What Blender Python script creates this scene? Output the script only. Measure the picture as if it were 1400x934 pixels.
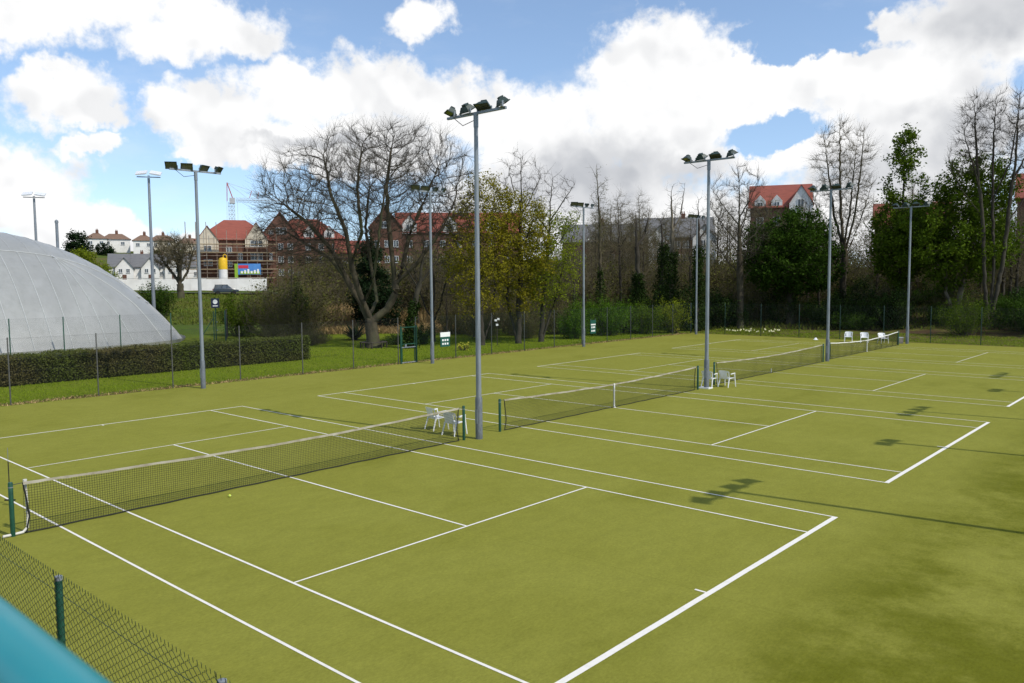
import bpy, math, random
import numpy as np
from mathutils import Matrix, Vector

for o in list(bpy.data.objects):
    bpy.data.objects.remove(o)
SC = bpy.context.scene
COL = SC.collection
R = math.radians

# ---------------------------------------------------------------- camera
YAW, PITCH, ROLL = -0.7292, -0.0755, -0.0071
CAM = Vector((17.8755, -11.4273, 4.9969))
_f = Vector((math.sin(YAW)*math.cos(PITCH), math.cos(YAW)*math.cos(PITCH), math.sin(PITCH)))
_r = Vector((math.cos(YAW), -math.sin(YAW), 0)); _u = _r.cross(_f)
_r2 = _r*math.cos(ROLL)+_u*math.sin(ROLL); _u2 = -_r*math.sin(ROLL)+_u*math.cos(ROLL)
cam_d = bpy.data.cameras.new('camera'); cam = bpy.data.objects.new('camera', cam_d); COL.objects.link(cam)
m = Matrix.Identity(4)
for i in range(3):
    m[i][0], m[i][1], m[i][2], m[i][3] = _r2[i], _u2[i], -_f[i], CAM[i]
cam.matrix_world = m
cam_d.sensor_fit = 'HORIZONTAL'; cam_d.sensor_width = 36; cam_d.lens = 1105.77*36/1400
cam_d.clip_start = 0.05; cam_d.clip_end = 9000
cam_d.dof.use_dof = True; cam_d.dof.focus_distance = 32; cam_d.dof.aperture_fstop = 8
SC.camera = cam

# ---------------------------------------------------------------- world, sun, exposure
SUN_EL, SUN_AZ = 47.5, 7.5            # azimuth counter-clockwise from +x
SKY_STRENGTH = 0.15
world = bpy.data.worlds.new('World'); SC.world = world; world.use_nodes = True
wt = world.node_tree; wn = wt.nodes; wl = wt.links
for n in list(wn): wn.remove(n)
def W(kind, **kw):
    n = wn.new(kind)
    for k, v in kw.items(): setattr(n, k, v)
    return n
def wmath(op, a, b=None, c=None, clamp=False):
    n = W('ShaderNodeMath', operation=op); n.use_clamp = clamp
    for i, v in enumerate((a, b, c)):
        if v is None: continue
        if isinstance(v, (int, float)): n.inputs[i].default_value = v
        else: wl.new(v, n.inputs[i])
    return n.outputs[0]
def wvec(op, a, b=None):
    n = W('ShaderNodeVectorMath', operation=op)
    for i, v in enumerate((a, b)):
        if v is None: continue
        if isinstance(v, (tuple, list)): n.inputs[i].default_value = v
        else: wl.new(v, n.inputs[i])
    return n.outputs['Value'] if op in ('LENGTH', 'DOT_PRODUCT') else n.outputs[0]
def wsmooth(v, lo, hi):
    n = W('ShaderNodeMapRange', interpolation_type='SMOOTHSTEP')
    wl.new(v, n.inputs['Value']); n.inputs['From Min'].default_value = lo; n.inputs['From Max'].default_value = hi
    return n.outputs[0]
def wnoise(vec, scale, detail, rough, off=(0, 0, 0)):
    n = W('ShaderNodeTexNoise'); wl.new(wvec('ADD', vec, off), n.inputs['Vector'])
    n.inputs['Scale'].default_value = scale; n.inputs['Detail'].default_value = detail; n.inputs['Roughness'].default_value = rough
    return n.outputs['Fac'], n.outputs['Color']
sky = W('ShaderNodeTexSky', sky_type='NISHITA'); sky.sun_disc = False
sky.sun_elevation = R(SUN_EL); sky.sun_rotation = R(90-SUN_AZ)
sky.altitude = 50; sky.air_density = 1.0; sky.dust_density = 0.3; sky.ozone_density = 1.0
tc = W('ShaderNodeTexCoord'); d = wvec('NORMALIZE', tc.outputs['Generated'])
wl.new(wvec('NORMALIZE', wvec('ADD', d, (0, 0, 0.07))), sky.inputs['Vector'])
# direction -> (azimuth, elevation) in degrees, azimuth zero towards the north-west of the courts
fx, fy = math.sin(YAW), math.cos(YAW)
az = wmath('MULTIPLY', wmath('ARCTAN2', wvec('DOT_PRODUCT', d, (fy, -fx, 0)), wvec('DOT_PRODUCT', d, (fx, fy, 0))), 180/math.pi)
sep = W('ShaderNodeSeparateXYZ'); wl.new(d, sep.inputs[0])
el = wmath('MULTIPLY', wmath('ARCSINE', sep.outputs[2]), 180/math.pi)
ae = W('ShaderNodeCombineXYZ'); wl.new(az, ae.inputs[0]); wl.new(el, ae.inputs[1]); ae = ae.outputs[0]
_, wc = wnoise(d, 9, 4, 0.6)
_, wc2 = wnoise(d, 34, 4, 0.6, (3, 1, 2))
warp = W('ShaderNodeVectorMath', operation='MULTIPLY_ADD'); wl.new(wvec('SUBTRACT', wc, (.5, .5, .5)), warp.inputs[0])
warp.inputs[1].default_value = (6, 4, 0); wl.new(ae, warp.inputs[2])
warp2 = W('ShaderNodeVectorMath', operation='MULTIPLY_ADD'); wl.new(wvec('SUBTRACT', wc2, (.5, .5, .5)), warp2.inputs[0])
warp2.inputs[1].default_value = (2.6, 2.6, 0); wl.new(warp.outputs[0], warp2.inputs[2])
aew = warp2.outputs[0]
# cumulus field: (azimuth, elevation, half width, half height) in degrees
CLOUDS = [(-27.5,17,7,2.2),(-31,15.5,5,2),(-20,15.9,5.3,2.4),(-22.5,15,4,1.7),(-17.5,15.2,3,1.4),(-28.5,11.3,3.8,2.1),(-29.5,12.2,2.2,1.4),
 (-27,10.3,3,1.1),(-27.4,8.6,2,.8),(-31.5,5.6,5.4,3.6),(-28,3.6,5.4,2.4),(-22.5,1.8,5,1.5),(-5.9,17.2,2.4,1.5),
 (-19.5,10.6,5,2.6),(-22,10.7,2.8,2),(-13.8,12.5,4,2.1),(-9,12.9,5.6,2.5),(-16,9.3,6.2,2.3),(-4,11.6,5.2,2.7),(-11,9.3,9.5,3.1),(-20.2,8.6,2,1),
 (1,10.7,5.6,3.2),(3,8.2,5.6,4.6),(10.3,15.1,4.2,2.9),(7.7,13.3,3,3),(9.2,11,6.6,5.6),(13,13.3,5.6,3.6),(17.2,12.1,5,2.8),
 (15,9.8,9,3.4),(20,8.6,6.5,2.2),(5,4.7,13,5.2),(22.6,12.6,5.6,2.3),(25.5,11.5,6.4,3.2),(27.7,14.5,4.2,3.2),(31,15.2,4.5,4),(23.9,15.4,2,1.3),
 (27.6,8.9,7.6,2.8),(25.5,7,8,3),(20,3.6,16,3.4)]
HOLES = [(17.3,9.6,3.2,.95),(-18.5,5.4,6,1.9),(19.5,15.2,3.4,1.3)]
GREYS = [(7.6,7.6,4.6,2.6),(4.4,6.1,6.6,2.6),(30.5,15.6,5,2.6),(29.5,8.2,4.8,2.4),(-13,9.4,4,.5),(12,7.4,3,1.6),(24,6,6,1.6)]
def blobs(lst, src):
    acc = None
    for a, e, sa, se in lst:
        v = wvec('LENGTH', wvec('MULTIPLY', wvec('SUBTRACT', src, (a, e, 0)), (1/sa, 1/se, 0)))
        v = wmath('SUBTRACT', 1.45, v)
        acc = v if acc is None else wmath('SMOOTH_MAX', acc, v, 0.15)
    return acc
cov = blobs(CLOUDS, aew)
hole = blobs(HOLES, aew)
cov = wmath('SUBTRACT', cov, wmath('MULTIPLY', wmath('MAXIMUM', hole, 0), 1.3))
# the same broken cumulus carries on over the rest of the sky
nb, _ = wnoise(wvec('MULTIPLY', d, (1, 1, 2.2)), 3.1, 7, 0.55, (7, 2, 5))
gen = wmath('MULTIPLY', wmath('SUBTRACT', nb, 0.50), 9)
aw = wmath('ABSOLUTE', az)
inside = wmath('MULTIPLY', wmath('SUBTRACT', 1, wsmooth(aw, 33, 42)), wmath('SUBTRACT', 1, wsmooth(el, 18.5, 25)))
mixc = W('ShaderNodeMix'); wl.new(inside, mixc.inputs[0]); wl.new(gen, mixc.inputs[2]); wl.new(cov, mixc.inputs[3])
cov = mixc.outputs[0]
ne, _ = wnoise(d, 42, 8, 0.62, (1, 5, 3))
cov = wmath('ADD', cov, wmath('MULTIPLY', wmath('SUBTRACT', ne, 0.5), 0.9))
alpha = wsmooth(cov, 0.38, 0.86)
# wisps
nw, _ = wnoise(wvec('MULTIPLY', d, (1, 1, 3)), 5, 8, 0.6, (11, 4, 9))
alpha = wmath('MAXIMUM', alpha, wmath('MULTIPLY', wsmooth(nw, 0.48, 0.78), 0.20))
grey = wmath('MULTIPLY', wsmooth(blobs(GREYS, aew), 0.05, 1.15), 0.62)
n1, _ = wnoise(d, 8, 3, 0.5, (4, 4, 4)); n2, _ = wnoise(wvec('ADD', d, (0.014, 0.005, 0.022)), 8, 3, 0.5, (4, 4, 4))
grey = wmath('ADD', grey, wmath('MULTIPLY', wsmooth(wmath('SUBTRACT', n2, n1), 0.0, 0.10), 0.26), clamp=True)
ng, _ = wnoise(d, 15, 7, 0.6, (2, 8, 1))
grey = wmath('ADD', grey, wmath('MULTIPLY', wsmooth(ng, 0.46, 0.75), 0.16), clamp=True)
cr = W('ShaderNodeMix', data_type='RGBA'); wl.new(grey, cr.inputs[0])
cr.inputs[6].default_value = (1.0, 1.0, 1.0, 1); cr.inputs[7].default_value = (0.47, 0.49, 0.53, 1)
skym = W('ShaderNodeMix', data_type='RGBA', blend_type='MULTIPLY'); skym.inputs[0].default_value = 1
wl.new(sky.outputs[0], skym.inputs[6]); skym.inputs[7].default_value = (1, 1, 1, 1)
bg_sky = W('ShaderNodeBackground'); wl.new(skym.outputs[2], bg_sky.inputs[0]); bg_sky.inputs[1].default_value = SKY_STRENGTH
bg_cl = W('ShaderNodeBackground'); wl.new(cr.outputs[2], bg_cl.inputs[0]); bg_cl.inputs[1].default_value = 0.82
mx = W('ShaderNodeMixShader'); wl.new(alpha, mx.inputs[0]); wl.new(bg_sky.outputs[0], mx.inputs[1]); wl.new(bg_cl.outputs[0], mx.inputs[2])
wo = W('ShaderNodeOutputWorld'); wl.new(mx.outputs[0], wo.inputs[0])

sun_d = bpy.data.lights.new('sun', 'SUN'); sun_d.energy = 2.9; sun_d.angle = R(0.53); sun_d.color = (1.0, 0.95, 0.86)
sun = bpy.data.objects.new('sun', sun_d); COL.objects.link(sun)
sv = Vector((math.cos(R(SUN_EL))*math.cos(R(SUN_AZ)), math.cos(R(SUN_EL))*math.sin(R(SUN_AZ)), math.sin(R(SUN_EL))))
sun.rotation_euler = sv.to_track_quat('Z', 'Y').to_euler(); sun.location = (60, 10, 60)
vs = SC.view_settings; vs.view_transform = 'Standard'; vs.look = 'None'; vs.exposure = 0.35; vs.gamma = 1.0; vs.use_curve_mapping = False
SC.render.engine = 'CYCLES'; SC.cycles.use_denoising = True
world.cycles.sampling_method = 'NONE'
SC.cycles.max_bounces = 4; SC.cycles.diffuse_bounces = 2; SC.cycles.glossy_bounces = 2; SC.cycles.transmission_bounces = 3; SC.cycles.transparent_max_bounces = 6

# ---------------------------------------------------------------- helpers
def link(o, parent=None):
    COL.objects.link(o)
    if parent is not None: o.parent = parent
    return o
def tag(o, label=None, cat=None, group=None, kind=None):
    if label: o['label'] = label
    if cat: o['category'] = cat
    if group: o['group'] = group
    if kind: o['kind'] = kind
    return o
def thing(name, label, cat, loc=(0, 0, 0), rz=0.0, group=None):
    o = link(bpy.data.objects.new(name, None)); o.empty_display_size = 0.2
    o.location = loc; o.rotation_euler = (0, 0, rz)
    return tag(o, label, cat, group)
def dup(o, parent=None, loc=None, rz=None, sc=None, label=None):
    c = link(o.copy(), parent)
    if loc is not None: c.location = loc
    if rz is not None: c.rotation_euler = (0, 0, rz)
    if sc is not None: c.scale = sc if isinstance(sc, (tuple, list)) else (sc, sc, sc)
    if label: c['label'] = label
    for ch in list(o.children): dup(ch, c)
    return c
def np_mesh(name, V, F, mat, smooth=False):
    V = np.asarray(V, np.float32).reshape(-1, 3); F = np.asarray(F, np.int32)
    me = bpy.data.meshes.new(name); n, k = F.shape
    me.vertices.add(len(V)); me.vertices.foreach_set('co', V.ravel())
    me.loops.add(n*k); me.loops.foreach_set('vertex_index', F.ravel())
    me.polygons.add(n); me.polygons.foreach_set('loop_start', np.arange(0, n*k, k, dtype=np.int32))
    if smooth: me.polygons.foreach_set('use_smooth', np.ones(n, bool))
    me.update(calc_edges=True)
    if mat: me.materials.append(mat)
    return me
def np_obj(name, V, F, mat, parent=None, smooth=False):
    return link(bpy.data.objects.new(name, np_mesh(name, V, F, mat, smooth)), parent)
class MB:
    """collects boxes, tubes and sheets into one mesh"""
    def __init__(s): s.v = []; s.f = []
    def add(s, vs, fs):
        b = len(s.v); s.v += [tuple(v) for v in vs]; s.f += [tuple(b+i for i in f) for f in fs]; return s
    def box(s, x0, x1, y0, y1, z0, z1):
        return s.add([(x0,y0,z0),(x1,y0,z0),(x1,y1,z0),(x0,y1,z0),(x0,y0,z1),(x1,y0,z1),(x1,y1,z1),(x0,y1,z1)],
                     [(0,3,2,1),(4,5,6,7),(0,1,5,4),(1,2,6,5),(2,3,7,6),(3,0,4,7)])
    def bar(s, a, b, w, h=None, up=(0, 0, 1)):
        a, b = Vector(a), Vector(b); h = h or w; t = (b-a).normalized(); up = Vector(up)
        if abs(t.dot(up)) > .98: up = Vector((1, 0, 0))
        x = t.cross(up).normalized()*w/2; y = x.cross(t).normalized()*h/2
        return s.add([a-x-y, a+x-y, a+x+y, a-x+y, b-x-y, b+x-y, b+x+y, b-x+y],
                     [(0,1,2,3),(7,6,5,4),(0,4,5,1),(1,5,6,2),(2,6,7,3),(3,7,4,0)])
    def tube(s, pts, r, k=8, cap=True):
        pts = [Vector(p) for p in pts]; n = len(pts); rr = r if isinstance(r, (list, tuple)) else [r]*n
        vs = []; ref = None
        for i, p in enumerate(pts):
            t = (pts[min(i+1, n-1)]-pts[max(i-1, 0)]).normalized()
            if ref is None: ref = Vector((0, 0, 1)) if abs(t.z) < .9 else Vector((1, 0, 0))
            x = t.cross(ref).normalized(); y = x.cross(t).normalized(); ref = y
            vs += [p+(x*math.cos(2*math.pi*j/k)+y*math.sin(2*math.pi*j/k))*rr[i] for j in range(k)]
        fs = [(i*k+j, i*k+(j+1) % k, (i+1)*k+(j+1) % k, (i+1)*k+j) for i in range(n-1) for j in range(k)]
        if cap: fs += [tuple(range(k-1, -1, -1)), tuple((n-1)*k+j for j in range(k))]
        return s.add(vs, fs)
    def lathe(s, prof, k=16, c=(0, 0, 0)):
        vs = [(c[0]+r*math.cos(2*math.pi*j/k), c[1]+r*math.sin(2*math.pi*j/k), c[2]+z) for r, z in prof for j in range(k)]
        n = len(prof); fs = [(i*k+j, i*k+(j+1) % k, (i+1)*k+(j+1) % k, (i+1)*k+j) for i in range(n-1) for j in range(k)]
        fs += [tuple(range(k-1, -1, -1)), tuple((n-1)*k+j for j in range(k))]
        return s.add(vs, fs)
    def prism(s, poly, y0, y1):
        """polygon in x,z (counter-clockwise seen from -y) extruded along y"""
        n = len(poly); vs = [(x, y0, z) for x, z in poly]+[(x, y1, z) for x, z in poly]
        fs = [tuple(range(n)), tuple(range(2*n-1, n-1, -1))]+[(i, i+n, (i+1) % n+n, (i+1) % n) for i in range(n)]
        return s.add(vs, fs)
    def mesh(s, name, mat, smooth=False, bevel=0):
        me = bpy.data.meshes.new(name); me.from_pydata(s.v, [], s.f); me.update()
        if smooth: me.polygons.foreach_set('use_smooth', [True]*len(me.polygons)); me.set_sharp_from_angle(angle=R(40))
        if mat: me.materials.append(mat)
        return me
    def build(s, name, mat, parent=None, smooth=False, bevel=0):
        o = link(bpy.data.objects.new(name, s.mesh(name, mat, smooth)), parent)
        if bevel:
            b = o.modifiers.new('bevel', 'BEVEL'); b.width = bevel; b.segments = 2; b.limit_method = 'ANGLE'
        return o

# ---------------------------------------------------------------- materials
def pm(name, c1, c2=None, scale=4.0, rough=0.7, bump=0.0, bscale=None, metal=0.0, detail=5, spec=0.35, c3=None, coord='Object', stretch=None, trans=0.0, island=0.0, lo=0.35, hi=0.65):
    """principled material: two or three colours mottled by noise, optional fine relief"""
    mt = bpy.data.materials.new(name); mt.use_nodes = True; nt = mt.node_tree; N = nt.nodes; L = nt.links
    b = N['Principled BSDF']; b.inputs['Roughness'].default_value = rough; b.inputs['Metallic'].default_value = metal
    b.inputs['Specular IOR Level'].default_value = 0.03 if trans else spec
    t = N.new('ShaderNodeTexCoord'); vec = t.outputs[coord]
    if stretch:
        mp = N.new('ShaderNodeMapping'); mp.inputs['Scale'].default_value = stretch; L.new(vec, mp.inputs[0]); vec = mp.outputs[0]
    def noise(sc, de=detail):
        n = N.new('ShaderNodeTexNoise'); n.inputs['Scale'].default_value = sc; n.inputs['Detail'].default_value = de; L.new(vec, n.inputs['Vector']); return n.outputs['Fac']
    def ramp(f, lo, hi):
        n = N.new('ShaderNodeMapRange'); n.inputs['From Min'].default_value = lo; n.inputs['From Max'].default_value = hi; L.new(f, n.inputs[0]); return n.outputs[0]
    def mix(f, a, c):
        n = N.new('ShaderNodeMix'); n.data_type = 'RGBA'
        if isinstance(f, float): n.inputs[0].default_value = f
        else: L.new(f, n.inputs[0])
        for i, v in ((6, a), (7, c)):
            if isinstance(v, tuple): n.inputs[i].default_value = (*v, 1)
            else: L.new(v, n.inputs[i])
        return n.outputs[2]
    if c2 is None: c2 = tuple(x*0.8 for x in c1)
    fac = ramp(noise(scale), lo, hi)
    if island:
        g = N.new('ShaderNodeNewGeometry'); rr = g.outputs['Random Per Island']
        mm = N.new('ShaderNodeMix'); mm.inputs[0].default_value = island; L.new(fac, mm.inputs[2]); L.new(rr, mm.inputs[3]); fac = mm.outputs[0]
    col = mix(fac, c1, c2)
    if c3: col = mix(ramp(noise(scale*0.23, 3), 0.45, 0.7), col, c3)
    L.new(col, b.inputs['Base Color'])
    if bump:
        bn = N.new('ShaderNodeBump'); bn.inputs['Strength'].default_value = bump; bn.inputs['Distance'].default_value = 0.02
        L.new(noise(bscale or scale*6), bn.inputs['Height']); L.new(bn.outputs[0], b.inputs['Normal'])
    if trans:
        tr = N.new('ShaderNodeBsdfTranslucent'); L.new(col, tr.inputs[0]); ms = N.new('ShaderNodeMixShader'); ms.inputs[0].default_value = trans
        L.new(b.outputs[0], ms.inputs[1]); L.new(tr.outputs[0], ms.inputs[2]); L.new(ms.outputs[0], N['Material Output'].inputs[0])
    return mt
def glass(name, tint=(0.05, 0.06, 0.07)):
    return pm(name, tint, tuple(x*1.6 for x in tint), 1.5, 0.08, spec=0.6)
M = {}
M['line'] = pm('line_paint', (0.64, 0.62, 0.53), (0.47, 0.47, 0.33), 9, 0.85, lo=0.5, hi=0.85)
M['line_fresh'] = pm('line_paint_fresh', (0.72, 0.69, 0.62), (0.58, 0.56, 0.46), 7, 0.85, lo=0.5, hi=0.9)
M['galv'] = pm('galvanised_steel', (0.255, 0.28, 0.305), (0.18, 0.20, 0.22), 3, 0.5, metal=0.35, stretch=(6, 6, 0.6), c3=(0.30, 0.32, 0.33))
M['galv_base'] = pm('galvanised_sleeve', (0.19, 0.205, 0.22), (0.135, 0.148, 0.16), 5, 0.55, metal=0.35, stretch=(3, 3, 1.2))
M['lamp_green'] = pm('lamp_housing', (0.032, 0.055, 0.045), (0.020, 0.034, 0.030), 8, 0.45)
M['lamp_white'] = pm('lamp_tray', (0.72, 0.73, 0.74), (0.62, 0.63, 0.64), 8, 0.4)
M['lamp_glass'] = pm('lamp_glass', (0.05, 0.055, 0.035), (0.08, 0.08, 0.05), 6, 0.12, spec=0.6)
M['post_green'] = pm('green_paint', (0.010, 0.065, 0.036), (0.007, 0.045, 0.026), 10, 0.45, c3=(0.02, 0.085, 0.05))
M['wire_green'] = pm('green_wire', (0.013, 0.042, 0.028), (0.010, 0.032, 0.022), 10, 0.5)
M['wire_grey'] = pm('grey_wire', (0.05, 0.055, 0.05), (0.035, 0.04, 0.035), 10, 0.6)
M['post_grey'] = pm('weathered_fence_post', (0.085, 0.085, 0.075), (0.055, 0.055, 0.048), 6, 0.75)
M['net'] = pm('net_cord', (0.012, 0.014, 0.012), (0.02, 0.022, 0.018), 20, 0.8)
M['band'] = pm('net_headband', (0.36, 0.325, 0.25), (0.25, 0.22, 0.16), 5, 0.9, c3=(0.44, 0.41, 0.33))
M['band_white'] = pm('net_headband_white', (0.74, 0.73, 0.68), (0.64, 0.62, 0.56), 5, 0.85)
M['strap'] = pm('net_strap', (0.75, 0.74, 0.70), (0.62, 0.61, 0.57), 8, 0.8)
M['plastic'] = pm('white_plastic', (0.80, 0.80, 0.79), (0.72, 0.72, 0.70), 6, 0.35, spec=0.45)
M['pipe'] = pm('white_pipe', (0.66, 0.64, 0.58), (0.50, 0.48, 0.42), 8, 0.5)
M['teal'] = pm('teal_gloss_paint', (0.014, 0.235, 0.262), (0.011, 0.205, 0.232), 5, 0.35, spec=0.4)
M['ball'] = pm('tennis_ball', (0.52, 0.62, 0.06), (0.44, 0.54, 0.05), 60, 0.95)
M['concrete'] = pm('concrete', (0.42, 0.41, 0.38), (0.33, 0.32, 0.30), 3, 0.9, bump=0.2)
M['bark'] = pm('grey_brown_bark', (0.082, 0.066, 0.040), (0.030, 0.025, 0.016), 3.2, 0.95, bump=1.0, bscale=7, stretch=(1, 1, 0.3), c3=(0.075, 0.075, 0.036))
M['bark_dark'] = pm('dark_bark', (0.050, 0.041, 0.030), (0.026, 0.022, 0.016), 2.2, 0.95, bump=0.6, bscale=9, stretch=(1, 1, 0.3), c3=(0.06, 0.055, 0.035))
M['bark_pale'] = pm('pale_bark', (0.16, 0.135, 0.095), (0.09, 0.075, 0.05), 2.2, 0.95, bump=0.6, bscale=9, stretch=(1, 1, 0.3))
M['twig'] = pm('twig_bark', (0.070, 0.058, 0.040), (0.045, 0.037, 0.026), 3, 0.95)
M['twig_brown'] = pm('brown_twigs', (0.138, 0.112, 0.060), (0.088, 0.074, 0.040), 3, 0.95, island=.5)
M['leaf_spring'] = pm('spring_leaf', (0.290, 0.245, 0.018), (0.185, 0.180, 0.014), 0.5, 0.7, trans=0.35, island=0.6)
M['leaf_fresh'] = pm('fresh_leaf', (0.235, 0.265, 0.018), (0.130, 0.180, 0.012), 0.6, 0.65, trans=0.35, island=0.6)
M['leaf_dark'] = pm('chestnut_leaf', (0.050, 0.095, 0.010), (0.024, 0.052, 0.006), 0.5, 0.6, trans=0.3, island=0.6)
M['leaf_mid'] = pm('mid_green_leaf', (0.105, 0.160, 0.011), (0.052, 0.088, 0.007), 0.5, 0.6, trans=0.3, island=0.6)
M['leaf_bright'] = pm('bright_shrub_leaf', (0.100, 0.190, 0.012), (0.048, 0.105, 0.008), 0.7, 0.65, trans=0.3, island=0.6)
M['leaf_ivy'] = pm('ivy_leaf', (0.036, 0.062, 0.012), (0.016, 0.030, 0.007), 0.7, 0.5, trans=0.15, island=0.6)
M['leaf_ever'] = pm('evergreen_leaf', (0.018, 0.036, 0.012), (0.009, 0.018, 0.007), 0.7, 0.6, trans=0.1, island=0.6)
M['leaf_hedge'] = pm('hedge_leaf', (0.120, 0.145, 0.030), (0.050, 0.066, 0.014), 1.2, 0.5, trans=0.2, island=0.7, c3=(0.115, 0.092, 0.038))
M['leaf_brown'] = pm('dry_bramble_leaf', (0.105, 0.120, 0.022), (0.085, 0.072, 0.024), 0.7, 0.8, trans=0.15, island=0.6)
M['leaf_yellow'] = pm('yellow_leaf', (0.45, 0.40, 0.02), (0.30, 0.32, 0.03), 2, 0.7, island=0.6)
M['core'] = pm('hedge_core', (0.016, 0.018, 0.008), (0.010, 0.011, 0.006), 3, 0.95)
M['reed'] = pm('dry_reed', (0.46, 0.33, 0.15), (0.30, 0.205, 0.09), 0.8, 0.85, trans=0.15, island=0.7)
M['grass'] = pm('grass_blade', (0.215, 0.285, 0.018), (0.155, 0.215, 0.014), 0.5, 0.95, trans=0.3, island=0.6)
M['grass_rough'] = pm('rough_grass', (0.110, 0.165, 0.018), (0.15, 0.145, 0.035), 0.15, 0.8, trans=0.25, island=0.6)
M['flower'] = pm('daffodil_petals', (0.80, 0.76, 0.52), (0.74, 0.70, 0.36), 9, 0.8, island=.6)
M['brick'] = pm('red_brick', (0.140, 0.064, 0.043), (0.100, 0.050, 0.035), 1.2, 0.9, c3=(0.16, 0.080, 0.054))
M['brick_dark'] = pm('brown_brick', (0.15, 0.070, 0.045), (0.10, 0.050, 0.035), 1.2, 0.9)
M['roof_red'] = pm('red_roof_tile', (0.275, 0.078, 0.052), (0.205, 0.060, 0.042), 1.5, 0.85, stretch=(0.6, 2, 6))
M['roof_brown'] = pm('brown_roof_tile', (0.20, 0.125, 0.085), (0.15, 0.095, 0.065), 1.5, 0.9, stretch=(0.6, 2, 6))
M['roof_grey'] = pm('grey_slate', (0.155, 0.155, 0.155), (0.115, 0.115, 0.12), 1.5, 0.85, stretch=(0.6, 2, 6))
M['render_white'] = pm('white_render', (0.74, 0.72, 0.68), (0.64, 0.62, 0.58), 0.7, 0.9)
M['render_cream'] = pm('cream_render', (0.62, 0.56, 0.44), (0.50, 0.44, 0.34), 0.9, 0.9)
M['frame_white'] = pm('white_frame', (0.78, 0.78, 0.76), (0.7, 0.7, 0.68), 3, 0.5)
M['pane'] = glass('window_glass')
M['steel_rust'] = pm('scaffold_tube', (0.30, 0.27, 0.22), (0.25, 0.15, 0.09), 1.5, 0.7)
M['board_wood'] = pm('scaffold_board', (0.46, 0.36, 0.22), (0.34, 0.26, 0.16), 2, 0.85)
M['crane'] = pm('crane_grey', (0.46, 0.47, 0.48), (0.38, 0.39, 0.40), 2, 0.6)
M['crane_red'] = pm('crane_red', (0.42, 0.12, 0.11), (0.34, 0.10, 0.09), 2, 0.6)
M['silo_yellow'] = pm('yellow_paint', (0.75, 0.46, 0.015), (0.66, 0.40, 0.013), 2, 0.5)
M['ban_blue'] = pm('banner_blue', (0.05, 0.17, 0.46), (0.08, 0.25, 0.55), 0.5, 0.6)
M['ban_green'] = pm('banner_green', (0.26, 0.42, 0.03), (0.22, 0.36, 0.03), 2, 0.6)
M['ban_red'] = pm('banner_red', (0.55, 0.03, 0.06), (0.5, 0.03, 0.05), 2, 0.6)
M['carpaint'] = pm('dark_car_paint', (0.012, 0.022, 0.026), (0.010, 0.018, 0.022), 3, 0.25, spec=0.6)
M['rubber'] = pm('rubber', (0.012, 0.012, 0.012), (0.018, 0.018, 0.018), 8, 0.85)
M['alloy'] = pm('alloy', (0.45, 0.45, 0.46), (0.4, 0.4, 0.41), 8, 0.35, metal=.7)
M['lightred'] = pm('red_lens', (0.35, 0.01, 0.01), (0.3, 0.01, 0.01), 8, 0.2)
M['lens'] = pm('clear_lens', (0.6, 0.6, 0.6), (0.5, 0.5, 0.5), 8, 0.15)
M['sign_blue'] = pm('sign_navy', (0.012, 0.018, 0.055), (0.01, 0.015, 0.045), 8, 0.5)
M['sign_green'] = pm('sign_green', (0.012, 0.085, 0.06), (0.01, 0.07, 0.05), 8, 0.5)
M['white'] = pm('white_paint', (0.80, 0.80, 0.78), (0.74, 0.74, 0.72), 8, 0.6)
M['wood_dark'] = pm('weathered_bench_wood', (0.060, 0.048, 0.036), (0.038, 0.030, 0.023), 3, 0.85, stretch=(1, 6, 6))
M['asphalt'] = pm('asphalt', (0.075, 0.075, 0.075), (0.055, 0.055, 0.056), 3, 0.9)
M['bin'] = pm('beige_plastic', (0.50, 0.40, 0.33), (0.44, 0.35, 0.29), 4, 0.6)

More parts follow.
